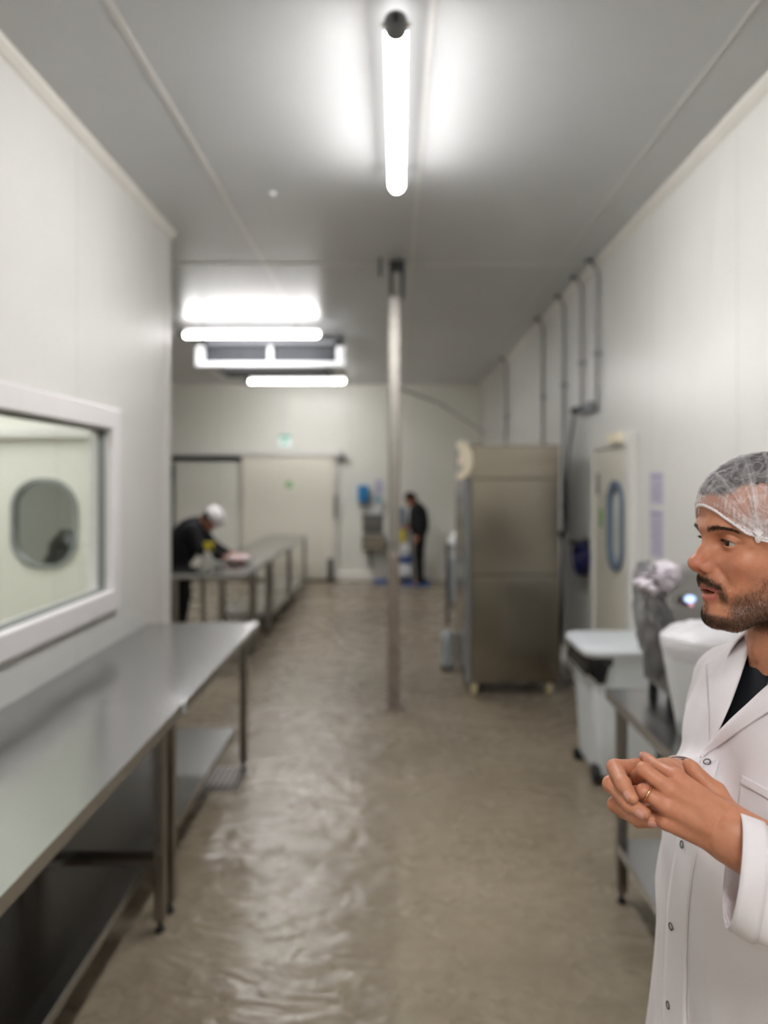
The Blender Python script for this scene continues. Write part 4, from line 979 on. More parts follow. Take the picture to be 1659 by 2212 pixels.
# eyes
def uvsphere(c, r, name, m, parent, front=None):
    mb = MB(); bmesh.ops.create_uvsphere(mb.bm, u_segments=40, v_segments=28, radius=r)
    for v in mb.bm.verts: v.co += Vector(c)
    return mb.build(name, m, parent, 180)
wm = NT('eye_white'); wm.b.inputs['Roughness'].default_value = .12; wm.b.inputs['Base Color'].default_value = (*lin((188, 174, 166)), 1)
im = NT('iris'); im.b.inputs['Roughness'].default_value = .1; im.b.inputs['Base Color'].default_value = (*lin((44, 32, 24)), 1); im.b.inputs['Specular IOR Level'].default_value = .25
pm = mat('pupil', (6, 6, 6), .08)
for s in (1, -1):
    c = hw(EYE[0], EYE[1] * s, EYE[2]); e = uvsphere(c, ER * 1e-3, 'eye', wm.m, man)
    gz = (Fv * math.cos(.05) - Lv * math.sin(.05) + np.array([0, 0, .02])); gz /= np.linalg.norm(gz)
    def cap(name, m, half, r):
        mb = MB(); u_ = np.cross(gz, [0, 0, 1]); u_ /= np.linalg.norm(u_); w_ = np.cross(u_, gz); rows = []
        for j in range(7):
            a = half * j / 6; rows.append([mb.bm.verts.new(Vector(c + r * 1e-3 * (gz * math.cos(a) + (u_ * math.cos(t_) + w_ * math.sin(t_)) * math.sin(a)))) for t_ in [2 * math.pi * i / 24 for i in range(24)]])
        for p, q in zip(rows, rows[1:]):
            for i in range(24): mb.bm.faces.new((p[i], p[(i + 1) % 24], q[(i + 1) % 24], q[i]))
        return mb.build(name, m, e, 180)
    cap('iris', im.m, .60, ER + .12); cap('pupil', pm, .24, ER + .2)
# teeth
mb = MB()
for i in range(-3, 4):
    q = hw(89 - abs(i) * abs(i) * .9, i * 6.2, -70.5); mb.box(Vector(q) - Vector((.0025, .003, .004)), Vector(q) + Vector((.0025, .003, .004)), .001)
mb.build('teeth', mat('tooth', (214, 204, 186), .3), man)
# strands of beard, moustache and brows
def face_sampler(prims, V, Q):
    a = V[Q[:, 0]]; b_ = V[Q[:, 1]]; c = V[Q[:, 2]]; d = V[Q[:, 3]]
    ar = .5 * np.linalg.norm(np.cross(c - a, d - b_), axis=1); return (a + b_ + c + d) / 4, ar
def strands(name, P, N, D, L, r, m, parent, seed):
    """short tapered three-sided hairs from points P along D, bent over the surface normal N"""
    rs = np.random.RandomState(seed); n = len(P)
    T = np.cross(D, N); T /= np.maximum(np.linalg.norm(T, axis=1), 1e-9)[:, None]; B = np.cross(D, T)
    mid = P + D * (L * .5)[:, None]; tip = P + D * L[:, None] - N * (L * .12)[:, None]
    ring = lambda C, rr: [C + (T * math.cos(a) + B * math.sin(a)) * rr for a in (0, 2.094, 4.189)]
    V = np.stack(ring(P, r) + ring(mid, r * .8) + [tip], 1).reshape(-1, 3)
    base = np.arange(n)[:, None] * 7
    tri = np.concatenate([base + np.array([[0, 1, 4]]), base + np.array([[0, 4, 3]]), base + np.array([[1, 2, 5]]), base + np.array([[1, 5, 4]]), base + np.array([[2, 0, 3]]), base + np.array([[2, 3, 5]]),
                          base + np.array([[3, 4, 6]]), base + np.array([[4, 5, 6]]), base + np.array([[5, 3, 6]])])
    return np_mesh(name, V, tri, m, parent)
Cc, ar = face_sampler(head, Vh, Qh); Hh = to_head(Cc); rs = np.random.RandomState(2)
vis = (Hh[:, 0] > 5)
pr_ = beard_density(Hh) * ar * vis; pr_ = pr_ * np.where((Hh[:, 0] > 80) & (Hh[:, 2] > -66), 1.9, 1.0)
idx = rs.choice(len(Cc), 17000, p=pr_ / pr_.sum())
P = Cc[idx] + rs.normal(0, .0004, (len(idx), 3)); N = grad(head, P); Hs = to_head(P)
D = np.stack([np.full(len(P), .10), np.zeros(len(P)), -np.ones(len(P))], 1)
D[:, 0] += np.where(Hs[:, 0] < 70, -.35, .0); D[:, 1] += np.where(Hs[:, 2] > -64, 1.0, .3) * np.clip(Hs[:, 1] / 25, -1, 1) * (Hs[:, 0] > 75)
D = D[:, :1] * Fv + D[:, 1:2] * Lv + D[:, 2:3] * np.array([0, 0, 1.0])
D += rs.normal(0, .28, D.shape); D -= N * np.sum(D * N, 1)[:, None]; D /= np.linalg.norm(D, axis=1)[:, None]
D = D + N * rs.uniform(.25, .6, (len(P), 1)); D /= np.linalg.norm(D, axis=1)[:, None]
M['beardhair'] = mat('brown_beard_hair', (58, 42, 30), .5, var=.35, nscale=300)
strands('beard', P - N * .0003, N, D, rs.uniform(.0032, .0065, len(P)), .00013, M['beardhair'], man, 1)
for s in (1, -1):
    n = 560; t_ = rs.rand(n) ** .85; base = np.stack([np.full(n, 125.0), (11 + 40 * t_) * s, 15.6 + 7.0 * np.sin(t_ * 2.2) - 6.5 * t_ ** 2 + rs.normal(0, 2.3, n) * (1 - .6 * t_)], 1)
    P = np.array([hw(*b_) for b_ in base])
    for _ in range(60): P = P - Fv * np.maximum(evalp(head, P[:, 0], P[:, 1], P[:, 2]) * .6, 0)[:, None]
    N = grad(head, P); D = Lv * s * 1.0 - Fv * .25 + np.array([0, 0, .18]) - np.outer(t_, [0, 0, .5]) + rs.normal(0, .22, (n, 3))
    D -= N * np.sum(D * N, 1)[:, None]; D /= np.linalg.norm(D, axis=1)[:, None]; D = D + N * .3; D /= np.linalg.norm(D, axis=1)[:, None]
    strands('eyebrow', P, N, D, rs.uniform(.004, .0075, n), .00012, M['beardhair'], man, 3)
    n = 46; t_ = np.linspace(-1, 1, n); P = np.array([hw(EYE[0] + 12.4 - 4.4 * q * q * (1.25 if q > 0 else .8), (EYE[1] + 1.0 + 12.5 * q) * s, EYE[2] + 4.6 - 4.2 * q * q) for q in t_])
    N = np.tile(np.array([0, 0, 1.0]), (n, 1)); D = Fv * .9 + np.outer(t_, Lv * s) * .5 + np.array([0, 0, .28]); D /= np.linalg.norm(D, axis=1)[:, None]
    strands('eyelash', P, N, D, np.full(n, .0065), .00016, M['hair'], man, 4)
# scalp hair under the net
def scalp(x, y, z):
    P = np.broadcast_arrays(x, y, z); d = evalp(head[:2], x, y, z) - .0045
    n = .0009 * (np.sin(x * 410 + 3 * np.sin(z * 150)) * np.sin(z * 300 + 2 * np.sin(y * 170)) + .6 * np.sin(y * 520 + x * 230))
    f = (x - HX) * Fv[0] + (y - HY) * Fv[1]; l = (x - HX) * Lv[0] + (y - HY) * Lv[1]
    hair_line = np.interp(f, [-.2, -.02, .002, .010, .018, .05, .07, .085, .12], [-.12, -.05, .0, .045, .076, .083, .080, .070, .064]) + .0015 * np.sin(l * 160)
    return np.maximum(d - n, (hair_line - (z - HZ)) * .7)
hprims = [Fn(scalp, hw(0, 0, 40) - .115, hw(0, 0, 40) + .115, .002)]
Vs, Qs = polygonise(hprims, .0025, None, None, 0); np_mesh('hair', Vs, Qs, M['hair'], man)
for s in (1,):
    n = 260; rs = np.random.RandomState(8); P = np.array([hw(22 + rs.uniform(-14, 10), 66, -2 + rs.uniform(-26, 14)) for _ in range(n)])
    for _ in range(4): P = P - grad(head, P) * evalp(head, P[:, 0], P[:, 1], P[:, 2])[:, None]
    N = grad(head, P); D = np.tile(-Fv * .3 + np.array([0, 0, -1.0]), (n, 1)) + rs.normal(0, .2, (n, 3)); D /= np.linalg.norm(D, axis=1)[:, None]
    strands('sideburn', P, N, D, rs.uniform(.006, .011, n), .00015, M['beardhair'], man, 5)
# ------------------------------------------------------------------ hairnet
KN = np.array([61.0, 68.0, 15.0])                      # where the net is gathered at the temple
def band_z(th):
    a = abs(th); k = math.radians(48)
    return 51 - 36 * (a / k) ** 1.9 if a < k else 15 - 34 * min(1, (a - k) / math.radians(70))
ctr = np.array([2.0, 0, 36.0]); RR = np.array([107.0, 79.0, 84.0])
nU, nVv = 360, 70; Vn = np.zeros((nVv + 1, nU, 3)); pleat = np.zeros((nVv + 1, nU))
ths = np.linspace(-math.pi, math.pi, nU, endpoint=False); rs = np.random.RandomState(12)
freqs = [(5, .7), (9, 2.1), (14, 4.0), (23, 1.3), (31, 5.1), (45, .4)]
for i, th in enumerate(ths):
    zb = band_z(th)
    sb = max(-.98, min(.98, (zb - ctr[2]) / RR[2])); eb = math.asin(sb)
    for j in range(nVv + 1):
        q = j / nVv; el = math.pi / 2 + (eb - math.pi / 2) * q
        d = np.array([math.cos(th) * math.cos(el), math.sin(th) * math.cos(el), math.sin(el)]); p = ctr + RR * d
        side = KN * np.array([1, 1 if th >= 0 else -1, 1]); v = p - side; dist = np.linalg.norm(v)
        ang = math.atan2(v[2], v[0] + .4 * abs(v[1]))
        fold = sum(math.sin(fk * ang * 1.9 + ph + .012 * dist * ((k % 3) - 1)) / (1 + .35 * k) for k, (fk, ph) in enumerate(freqs)) / 2.1
        near = math.exp(-dist / 55)
        gath = math.sin(th * 95) * math.exp(-((1 - q) / .14) ** 2)
        w = fold * (.35 + .9 * near) + .5 * gath
        pleat[j, i] = 1.25 * max(0, w) ** 1.6 + 1.1 * math.exp(-dist / 17) + .35 * math.exp(-((1 - q) / .03) ** 2)
        bulge = 1.5 * math.sin(math.pi * min(1, q * 1.02)) + 1.6 * w * min(1, (1 - q) * 8 + .35) + 4.5 * math.exp(-(dist / 9) ** 2)
        nrm = d / RR; nrm /= np.linalg.norm(nrm)
        Vn[j, i] = p + nrm * (1.5 + bulge)
Vw = np.array([hw(*p) for p in Vn.reshape(-1, 3)])
def under(P): return np.minimum(evalp(head, P[:, 0], P[:, 1], P[:, 2]), scalp(P[:, 0], P[:, 1], P[:, 2]))
qv = np.repeat(np.arange(nVv + 1) / nVv, nU); wl = np.clip((1 - qv) * 7, 0, 1); hold = Vw.copy()
dk = np.linalg.norm(Vn.reshape(-1, 3) * np.array([1, 1, 1]) - np.where(Vn.reshape(-1, 3)[:, 1:2] >= 0, KN, KN * np.array([1, -1, 1])), axis=1)
for _ in range(4):
    d_ = under(Vw); g_ = np.stack([under(Vw + e_) - under(Vw - e_) for e_ in np.eye(3) * 2e-4], 1); g_ /= np.maximum(np.linalg.norm(g_, axis=1), 1e-9)[:, None]
    floor_ = .0016 + .0012 * np.clip(pleat.reshape(-1), 0, 1.5); ceil_ = floor_ + .0005 + .012 * wl + .004 * np.exp(-(dk / 10) ** 2)
    Vw = Vw + g_ * (np.clip(d_, floor_, ceil_) - d_)[:, None]
Vn = to_head(Vw).reshape(Vn.shape)
ii = np.arange(nVv)[:, None] * nU; jj = np.arange(nU)[None, :]; kk = (jj + 1) % nU
Qn = np.stack([ii + jj, ii + kk, ii + nU + kk, ii + nU + jj], -1).reshape(-1, 4)
nm = NT('hairnet_film'); o_ = nm.n['Material Output']
va = nm.new('ShaderNodeVertexColor'); va.layer_name = 'tone'
nz = nm.noise(900, 2); n2 = nm.noise(34, 3, rough=.55, dist=.6)
ridge = nm.math('SUBTRACT', 1.0, nm.math('ABSOLUTE', nm.math('MULTIPLY_ADD', n2, 2.4, -1.2)))
fac = nm.math('ADD', nm.math('MULTIPLY', va.outputs[0], .72), nm.math('ADD', nm.math('MULTIPLY', nz, .16), nm.math('MULTIPLY', nm.math('POWER', ridge, 10.0), .34)))
fac = nm.math('MINIMUM', nm.math('ADD', fac, .13), .95)
tr = nm.new('ShaderNodeBsdfTransparent'); df = nm.new('ShaderNodeBsdfDiffuse'); df.inputs[0].default_value = (*lin((240, 236, 240)), 1)
tl = nm.new('ShaderNodeBsdfTranslucent'); tl.inputs[0].default_value = (*lin((238, 236, 240)), 1)
gl = nm.new('ShaderNodeBsdfGlossy'); gl.inputs['Roughness'].default_value = .35
m1 = nm.new('ShaderNodeMixShader'); m1.inputs[0].default_value = .35; nm.link(df.outputs[0], m1.inputs[1]); nm.link(tl.outputs[0], m1.inputs[2])
m3 = nm.new('ShaderNodeMixShader'); m3.inputs[0].default_value = .06; nm.link(m1.outputs[0], m3.inputs[1]); nm.link(gl.outputs[0], m3.inputs[2])
m2 = nm.new('ShaderNodeMixShader'); nm.link(fac, m2.inputs[0]); nm.link(tr.outputs[0], m2.inputs[1]); nm.link(m3.outputs[0], m2.inputs[2])
nm.link(m2.outputs[0], o_.inputs[0]); nm.n.remove(nm.b)
pc_ = pleat.reshape(-1, 1).repeat(3, 1)
net = np_mesh('hairnet', Vw, Qn, nm.m, man, pc_)
bp = [Vw[nVv * nU + i] for i in range(nU)]
mb = MB(); pts_ = []
for i in range(0, nU, 1):
    th = ths[i]; s_ = 1.2 * math.sin(i * 2.4); p = Vn[nVv, i].copy(); p[2] += s_ * .7 - .6; pts_.append(Vector(hw(*(p + np.array([.9 * math.cos(th), .9 * math.sin(th), 0])))))
pts_.append(pts_[0])
mb.tube(pts_, .0023, 8, cap=False, radii=[.0021 + .0006 * math.sin(i * 2.4) for i in range(len(pts_))])
band_m = cloth_mat('elastic_white', (240, 232, 234), .8)
mb.build('elastic_band', band_m, net, 80)
k0 = Vector(Vw[nVv * nU + int(np.argmin(dk[nVv * nU:] + (Vn[nVv, :, 1] < 0) * 99))]) + Vector(Lv) * .002
mb = MB()
for a in range(7):
    th = a * .32 - .95; e = k0 + Vector(Fv) * (-.011 * math.sin(th)) + Vector((0, 0, .003 + .009 * math.cos(th))) + Vector(Lv) * .0005
    mb.tube([k0 + Vector(Lv) * .0025, k0.lerp(e, .5) + Vector(Lv) * .0022, e], .003, 7, radii=[.0026, .0014, .0004])
mb.build('gathered_pleats', band_m, net, 70)
kc = k0 + Vector(Lv) * .001; crumple(kc.x, kc.y, kc.z - .002, .0042, .0036, .0065, 3, .8, 24, 16).build('gathered_knot', band_m, net, 70)
mb = MB(); mb.tube([k0 + Vector((0, 0, -.004)), Vector(hw(42, 76, 1)), Vector(hw(22, 80, -22)), Vector(hw(4, 84, -34))], .0014, 8); mb.build('elastic_loop', band_m, net, 60)
# ------------------------------------------------------------------ lab coat
TZ = np.array([.50, .60, .985, 1.10, 1.218, 1.336, 1.40, 1.44, 1.475, 1.50, 1.53])
TF = np.array([.0, .0, .015, .018, .012, -.008, -.015, -.02, -.025, -.03, -.03])       # centre of the section
TR = np.array([.205, .190, .152, .146, .138, .125, .113, .098, .078, .062, .052])       # half depth
TA = np.array([.25, .24, .205, .196, .192, .196, .196, .188, .15, .09, .06])           # half width
def torso(x, y, z):
    dx, dy = x - BX, y - BY; f = dx * BF[0] + dy * BF[1]; l = dx * BL[0] + dy * BL[1]
    zz = np.clip(z, .5, 1.53); fc = np.interp(zz, TZ, TF); rf = np.interp(zz, TZ, TR); a = np.interp(zz, TZ, TA)
    F_, L_ = (f - fc) / rf, l / a
    q = (np.abs(F_) ** 2.3 + np.abs(L_) ** 2.3) ** (1 / 2.3); d = (q - 1) * np.minimum(rf, a) * .92
    th = np.arctan2(L_, F_); low = np.clip((1.12 - z) / .5, 0, 1)
    d = d + low * (.010 * np.sin(th * 9 + 1.2 * np.sin(z * 7)) + .006 * np.sin(th * 17 + z * 5)) * (np.abs(th) > .12)
    d = d + .0025 * np.sin(21 * z - 13 * l + 2.2 * np.sin(9 * z)) * np.clip((z - .9) / .2, 0, 1) * np.clip((1.45 - z) / .08, 0, 1)
    up = np.clip((z - 1.0) / .2, 0, 1) * np.clip((1.42 - z) / .08, 0, 1)
    d = d + up * (.0035 * np.sin(34 * z + 16 * l + 4 * f) * np.sin(9 * l + 3 + 12 * z) + .0022 * np.sin(60 * l + 18 * z))
    return np.maximum(d, .55 - z)
TORSO = Fn(torso, bw_(0, 0, 1.0) - np.array([.32, .32, .47]), bw_(0, 0, 1.0) + np.array([.32, .32, .55]), .02)
CL = np.array(at(1579, 1874, .826)); CR = ERb + (WR - ERb) * .84
def sleeve(S_, E_, C_, rs_, seed, nrm=None):
    ax_ = (C_ - E_) / np.linalg.norm(C_ - E_) if nrm is None else nrm / np.linalg.norm(nrm)
    L = np.linalg.norm(C_ - E_); da = (C_ - E_) / L; up_ = (E_ - S_) / np.linalg.norm(E_ - S_)
    Cx = C_ + da * .05
    c1 = Cone(S_, E_, rs_[0], rs_[1]); c2 = Cone(E_, Cx, rs_[1], rs_[2])
    def f(x, y, z):
        d = smin(c1(x, y, z), c2(x, y, z), .03)
        t = (x - E_[0]) * da[0] + (y - E_[1]) * da[1] + (z - E_[2]) * da[2]
        t2 = (x - S_[0]) * up_[0] + (y - S_[1]) * up_[1] + (z - S_[2]) * up_[2]
        w_ = np.clip(1 - np.abs(t - .02) / .16, 0, 1)
        n = .0045 * w_ * np.sin(t * 95 + z * 40 + seed) + .0035 * np.sin(z * 55 + t * 22 + 2 * np.sin(x * 30) + seed) + .002 * np.sin(t * 60 - y * 70)
        pl = (x - C_[0]) * ax_[0] + (y - C_[1]) * ax_[1] + (z - C_[2]) * ax_[2]
        n = n * np.clip((-pl) / .03, 0, 1)
        cut = np.where((x - C_[0]) ** 2 + (y - C_[1]) ** 2 + (z - C_[2]) ** 2 < .14 ** 2, pl, -1.0)
        return np.maximum(d + n, cut)
    m = max(rs_) + .01; pts = np.stack([S_, E_, Cx])
    return Fn(f, pts.min(0) - m, pts.max(0) + m, .028), ax_
cuff_n = CL - (EL + np.array([.02, .0, .02])); cuff_n = cuff_n - np.array([0, 0, 1]) * 0.02
slL, axL = sleeve(SHL, EL + np.array([0, 0, .012]), CL, (.074, .068, .056), 1.0, cuff_n)
slR, axR = sleeve(bw_(-.025, -.17, 1.395), ERb, CR, (.071, .062, .0335), 4.0)
shoulder = Fn(lambda x, y, z: np.minimum(Cone(bw_(-.025, 0, 1.447), bw_(-.025, -.15, 1.408), .058, .060)(x, y, z), Cone(bw_(-.025, 0, 1.447), bw_(-.025, .15, 1.415), .058, .062)(x, y, z)), bw_(-.025, 0, 1.41) - .23, bw_(-.025, 0, 1.41) + .23, .03)
coat_prims = [TORSO, shoulder, slL, slR]; front_prims = [TORSO, shoulder, slR]
Vc, Qc = polygonise(coat_prims, .0055, None, None, 2)
B_ = to_body(Vc); fb, lb, zb = B_[:, 0], B_[:, 1], B_[:, 2]
near_l = np.interp(zb, [1.381, 1.45, 1.50, 1.56], [.002, .058, .085, .10]); far_l = np.interp(zb, [1.381, 1.45, 1.51, 1.56], [-.002, -.032, -.056, -.07])
vhole = (fb > -.01) & (zb > 1.381) & (lb < near_l) & (lb > far_l)
neck = (zb > 1.455) & ((fb + .035) ** 2 + lb ** 2 < .074 ** 2)
capL = (np.abs((Vc - CL) @ axL) < .0012) & (np.linalg.norm(Vc - CL, axis=1) < .1); capR = (np.abs((Vc - CR) @ axR) < .0012) & (np.linalg.norm(Vc - CR, axis=1) < .1)
bot = zb < .5515
tv = TORSO(Vc[:, 0], Vc[:, 1], Vc[:, 2]); capL &= tv > .012; capR &= (np.linalg.norm(Vc - CR, axis=1) < .06)
kill = vhole | neck | capL | capR | bot
Qk_ = Qc[~kill[Qc].any(1)]
used = np.unique(Qk_); remap = -np.ones(len(Vc), int); remap[used] = np.arange(len(used))
coat = np_mesh('lab_coat', Vc[used], remap[Qk_], M['coat'], man); coat['label'] = 'white lab coat with open lapels'
sm = coat.modifiers.new('s', 'SMOOTH'); sm.factor = .5; sm.iterations = 2
md = coat.modifiers.new('t', 'SOLIDIFY'); md.thickness = .0016; md.offset = -1
def ray_hit(u, v, prims, off=0.0, t0=.62, t1=1.6):
    o = np.array([0, 0, CH]); d = np.array([(u - U0) / F, 1.0, -(v - V0) / F]); n = np.linalg.norm(d); t = t0
    for _ in range(160):
        p = o + d * t; q = float(evalp(prims, p[0:1], p[1:2], p[2:3])[0]) - off
        if q < 2e-4: return p, True
        t += max(q * .6, .0004) / n
        if t > t1: break
    return o + d * t1, False
def surf(P):
    P = np.asarray(P)
    return grad(front_prims, P, 8e-4)
def resample(poly, n):
    p = np.array(poly, float); s_ = np.r_[0, np.cumsum(np.linalg.norm(np.diff(p, axis=0), axis=1))]
    return np.stack([np.interp(np.linspace(0, s_[-1], n), s_, p[:, i]) for i in range(2)], 1)
def patch(name, inner, outer, lift, parent, m=None, n=40, k=12, thick=.0018, prims=None, smooth=2):
    """cloth piece lying on the coat between two outlines; lift(t) is its height over the coat across its width"""
    A, B = resample(inner, n), resample(outer, n); V = []; last = None
    for i in range(n):
        for j in range(k + 1):
            t = j / k; u, v = A[i] * (1 - t) + B[i] * t
            p, ok = ray_hit(u, v, prims or front_prims, .0005)
            if not ok and last is not None: p = last
            last = p; V.append(p)
    V = np.array(V); N = surf(V); G = V.reshape(n, k + 1, 3) + (N.reshape(n, k + 1, 3) * np.array([lift(j / k) for j in range(k + 1)])[None, :, None])
    for _ in range(smooth):
        H = G.copy(); H[1:-1] = (G[:-2] + G[1:-1] * 2 + G[2:]) / 4; G = H
    i0 = np.arange(n - 1)[:, None] * (k + 1); j0 = np.arange(k)[None, :]
    Q = np.stack([i0 + j0, i0 + j0 + 1, i0 + k + 2 + j0, i0 + k + 1 + j0], -1).reshape(-1, 4)
    o = np_mesh(name, G.reshape(-1, 3), Q, m or M['coat'], parent)
    md = o.modifiers.new('t', 'SOLIDIFY'); md.thickness = thick; md.offset = 1
    return o
roll = lambda t: .0035 + .007 * math.sin(math.pi * min(1, .18 + t * .9)) * (1 - t * .45)
patch('lapel', [(1556, 1596), (1566, 1572), (1586, 1526), (1606, 1470), (1622, 1418), (1634, 1378)], [(1538, 1612), (1538, 1590), (1536, 1540), (1531, 1480), (1527, 1436), (1574, 1402)], roll, coat)
patch('lapel', [(1514, 1646), (1540, 1612), (1563, 1583), (1610, 1540), (1659, 1495), (1720, 1440), (1790, 1385)], [(1509, 1652), (1524, 1637), (1548, 1618), (1600, 1582), (1659, 1543), (1740, 1500), (1820, 1460)], roll, coat)
# placket down the front and the chest pocket
patch('placket', [(1512, 1652), (1492, 1720), (1466, 1800), (1452, 1880), (1442, 1960), (1438, 2060), (1434, 2160), (1432, 2240)], [(1556, 1640), (1534, 1720), (1512, 1810), (1496, 1890), (1488, 1970), (1484, 2060), (1482, 2160), (1482, 2240)], lambda t: .0016, coat, n=60, k=8, thick=.0012)
patch('chest_pocket', [(1606, 1675), (1600, 1710), (1592, 1760), (1588, 1800), (1586, 1850)], [(1740, 1752), (1736, 1790), (1730, 1840), (1726, 1880), (1722, 1930)], lambda t: .0022, coat, n=24, k=20, thick=.0014)
patch('pocket_hem', [(1606, 1674), (1605, 1683), (1603, 1693)], [(1741, 1750), (1740, 1760), (1738, 1771)], lambda t: .0038, coat, n=6, k=20, thick=.001, smooth=0)
ringm = mat('dark_snap_ring', (96, 92, 92), .35, metal=.8)
for (u, v) in ((1529, 1650), (1479, 1825), (1455, 2001), (1449, 2171)):
    p, ok = ray_hit(u, v, front_prims); N = surf(p[None])[0]; mb = MB(); nv_ = Vector(N); t1_ = nv_.orthogonal().normalized(); t2_ = nv_.cross(t1_); c = Vector(p) + nv_ * .0046
    mb.tube([c + (t1_ * math.cos(a) + t2_ * math.sin(a)) * .0048 for a in [2 * math.pi * i / 24 for i in range(25)]], .0009, 8, cap=False)
    mb.build('snap_button', ringm, coat, 80)
# cuff hem: a second layer at the sleeve end
def ring_strip(name, C_, ax_, r0, back, m, parent, prims):
    n = 56; k = 4; u_ = np.cross(ax_, [0, 0, 1.0]); u_ /= np.linalg.norm(u_); w_ = np.cross(u_, ax_); V = []
    for j in range(k + 1):
        c = C_ - ax_ * (back * j / k + .0015)
        for i in range(n):
            a = 2 * math.pi * i / n; d = u_ * math.cos(a) + w_ * math.sin(a); lo_, hi_ = .01, .12
            for _ in range(24):
                mid = (lo_ + hi_) / 2; p = c + d * mid
                if float(evalp(prims, p[0:1], p[1:2], p[2:3])[0]) < .0016: lo_ = mid
                else: hi_ = mid
            V.append(c + d * lo_)
    V = np.array(V); i0 = np.arange(k)[:, None] * n; j0 = np.arange(n)[None, :]
    Q = np.stack([i0 + j0, i0 + (j0 + 1) % n, i0 + n + (j0 + 1) % n, i0 + n + j0], -1).reshape(-1, 4)
    o = np_mesh(name, V, Q, m, parent); md = o.modifiers.new('t', 'SOLIDIFY'); md.thickness = .0012; md.offset = 0
ring_strip('cuff_hem', CL, axL, .05, .026, M['coat'], coat, [slL]); ring_strip('cuff_hem', CR, axR, .05, .026, M['coat'], coat, [slR])
# collar round the neck
n = 60; k = 10; V = []
for i in range(n):
    ph = math.radians(-150 + 300 * i / (n - 1)) + math.pi      # round the back, open at the front
    op = abs(i / (n - 1) - .5) * 2
    for j in range(k + 1):
        t = j / k
        r = .066 + .012 * op * .4 + .030 * max(0, t - .35) / .65 + .006 * math.sin(math.pi * t); h = 1.528 - .030 * op ** 1.6 + (.016 * math.sin(min(1, t / .35) * math.pi * .5) if t < .35 else .016 - .050 * ((t - .35) / .65) ** 1.2)
        V.append(bw_(-.034 + r * math.cos(ph) * (1.0 + .12 * op), r * math.sin(ph) * 1.12, h))
V = np.array(V); i0 = np.arange(n - 1)[:, None] * (k + 1); j0 = np.arange(k)[None, :]
Q = np.stack([i0 + j0, i0 + j0 + 1, i0 + k + 2 + j0, i0 + k + 1 + j0], -1).reshape(-1, 4)
o = np_mesh('collar', V, Q, M['coat'], coat); md = o.modifiers.new('t', 'SOLIDIFY'); md.thickness = .002; md.offset = 0
# navy T-shirt
tee = [Fn(lambda x, y, z: evalp(core[:4], x, y, z) - .007, bw_(0, 0, 1.3) - .26, bw_(0, 0, 1.3) + .28, .01)]
Vt, Qt = polygonise(tee, .006, None, None, 1); Bt = to_body(Vt)
kill = (Bt[:, 2] < 1.05) | (Bt[:, 2] > 1.513 + .30 * np.clip(-(Bt[:, 0] - .03), 0, .1) + .0)
Qt = Qt[~kill[Qt].any(1)]; used = np.unique(Qt); remap = -np.ones(len(Vt), int); remap[used] = np.arange(len(used))
ts = np_mesh('shirt', Vt[used], remap[Qt], M['shirt'], man); md = ts.modifiers.new('t', 'SOLIDIFY'); md.thickness = .002; md.offset = 1
ring = []
for i in range(49):
    a = 2 * math.pi * i / 48; d = BF * math.cos(a) + BL * math.sin(a); c = bw_(-.034, 0, 0); lo_, hi_ = .03, .12
    for _ in range(6):
        for _2 in range(18):
            mid = (lo_ + hi_) / 2; p = c + d * mid; p[2] = 1.513 + .30 * min(max(-((p - np.array([BX, BY, 0])) @ BF - .03), 0), .1)
            if float(evalp(core[:4], p[0:1], p[1:2], p[2:3])[0]) < .007: lo_ = mid
            else: hi_ = mid
    ring.append(Vector(p))
MB().tube(ring, .006, 10, cap=False, radii=None).build('neck_rib', M['shirt'], ts, 80)
# finger ring and nails
rg = Vector(hp(1399, 1716, .8605)); dv = Vector(hp(1390, 1710, .862) - rM).normalized(); t1_ = dv.orthogonal().normalized(); t2_ = dv.cross(t1_)
q0 = Vector(rM).lerp(Vector(hp(1390, 1710, .862)), .80)
MB().tube([q0 + (t1_ * math.cos(a) + t2_ * math.sin(a)) * .0098 for a in [2 * math.pi * i / 36 for i in range(37)]], .0016, 10, cap=False).build('finger_ring', mat('rose_gold', (226, 170, 130), .18, metal=1.0), man, 80)
nail = NT('nail'); nail.b.inputs['Base Color'].default_value = (*lin((206, 150, 136)), 1); nail.b.inputs['Roughness'].default_value = .28
def fingernail(c, d, n, w, L):
    """curved plate on the back of a fingertip: centre, finger direction, outward normal, half width, half length"""
    d = Vector(d).normalized(); n = Vector(n); n = (n - d * n.dot(d)).normalized(); s_ = d.cross(n); mb = MB(); rows = []
    for j in range(9):
        y = -1 + 2 * j / 8; row = []
        for i in range(9):
            x = -1 + 2 * i / 8; wx = x * w * (1 - .12 * max(0, y) ** 2) * math.sqrt(max(0.05, 1 - .55 * y * y))
            row.append(mb.bm.verts.new(Vector(c) + s_ * wx + d * (y * L) - n * (.35 * wx * wx / w + .0012 * y * y * .4)))
        rows.append(row)
    for p, q in zip(rows, rows[1:]):
        for i in range(8): mb.bm.faces.new((p[i], p[i + 1], q[i + 1], q[i]))
    o = mb.build('fingernail', nail.m, man, 180); md = o.modifiers.new('t', 'SOLIDIFY'); md.thickness = .0008; md.offset = 0
camv = Vector((0, -1, .05))
def on_tip(f, side):
    a, b = Vector(f[-1].a), Vector(f[-1].b); d = (b - a).normalized(); n = Vector(side); n = (n - d * n.dot(d)).normalized()
    c = a.lerp(b, .86) + n * (f[-1].ra * .14 + f[-1].rb * .86 + .0003); fingernail(c, d, n, f[-1].rb * .68, f[-1].rb * .85)
on_tip(fR[0], (-.45, -.9, -.15)); on_tip(fR[1], (-.1, -1, -.25)); on_tip(fR[2], (.0, -.9, -.5)); on_tip(fL[0], (-.75, -.55, .3))
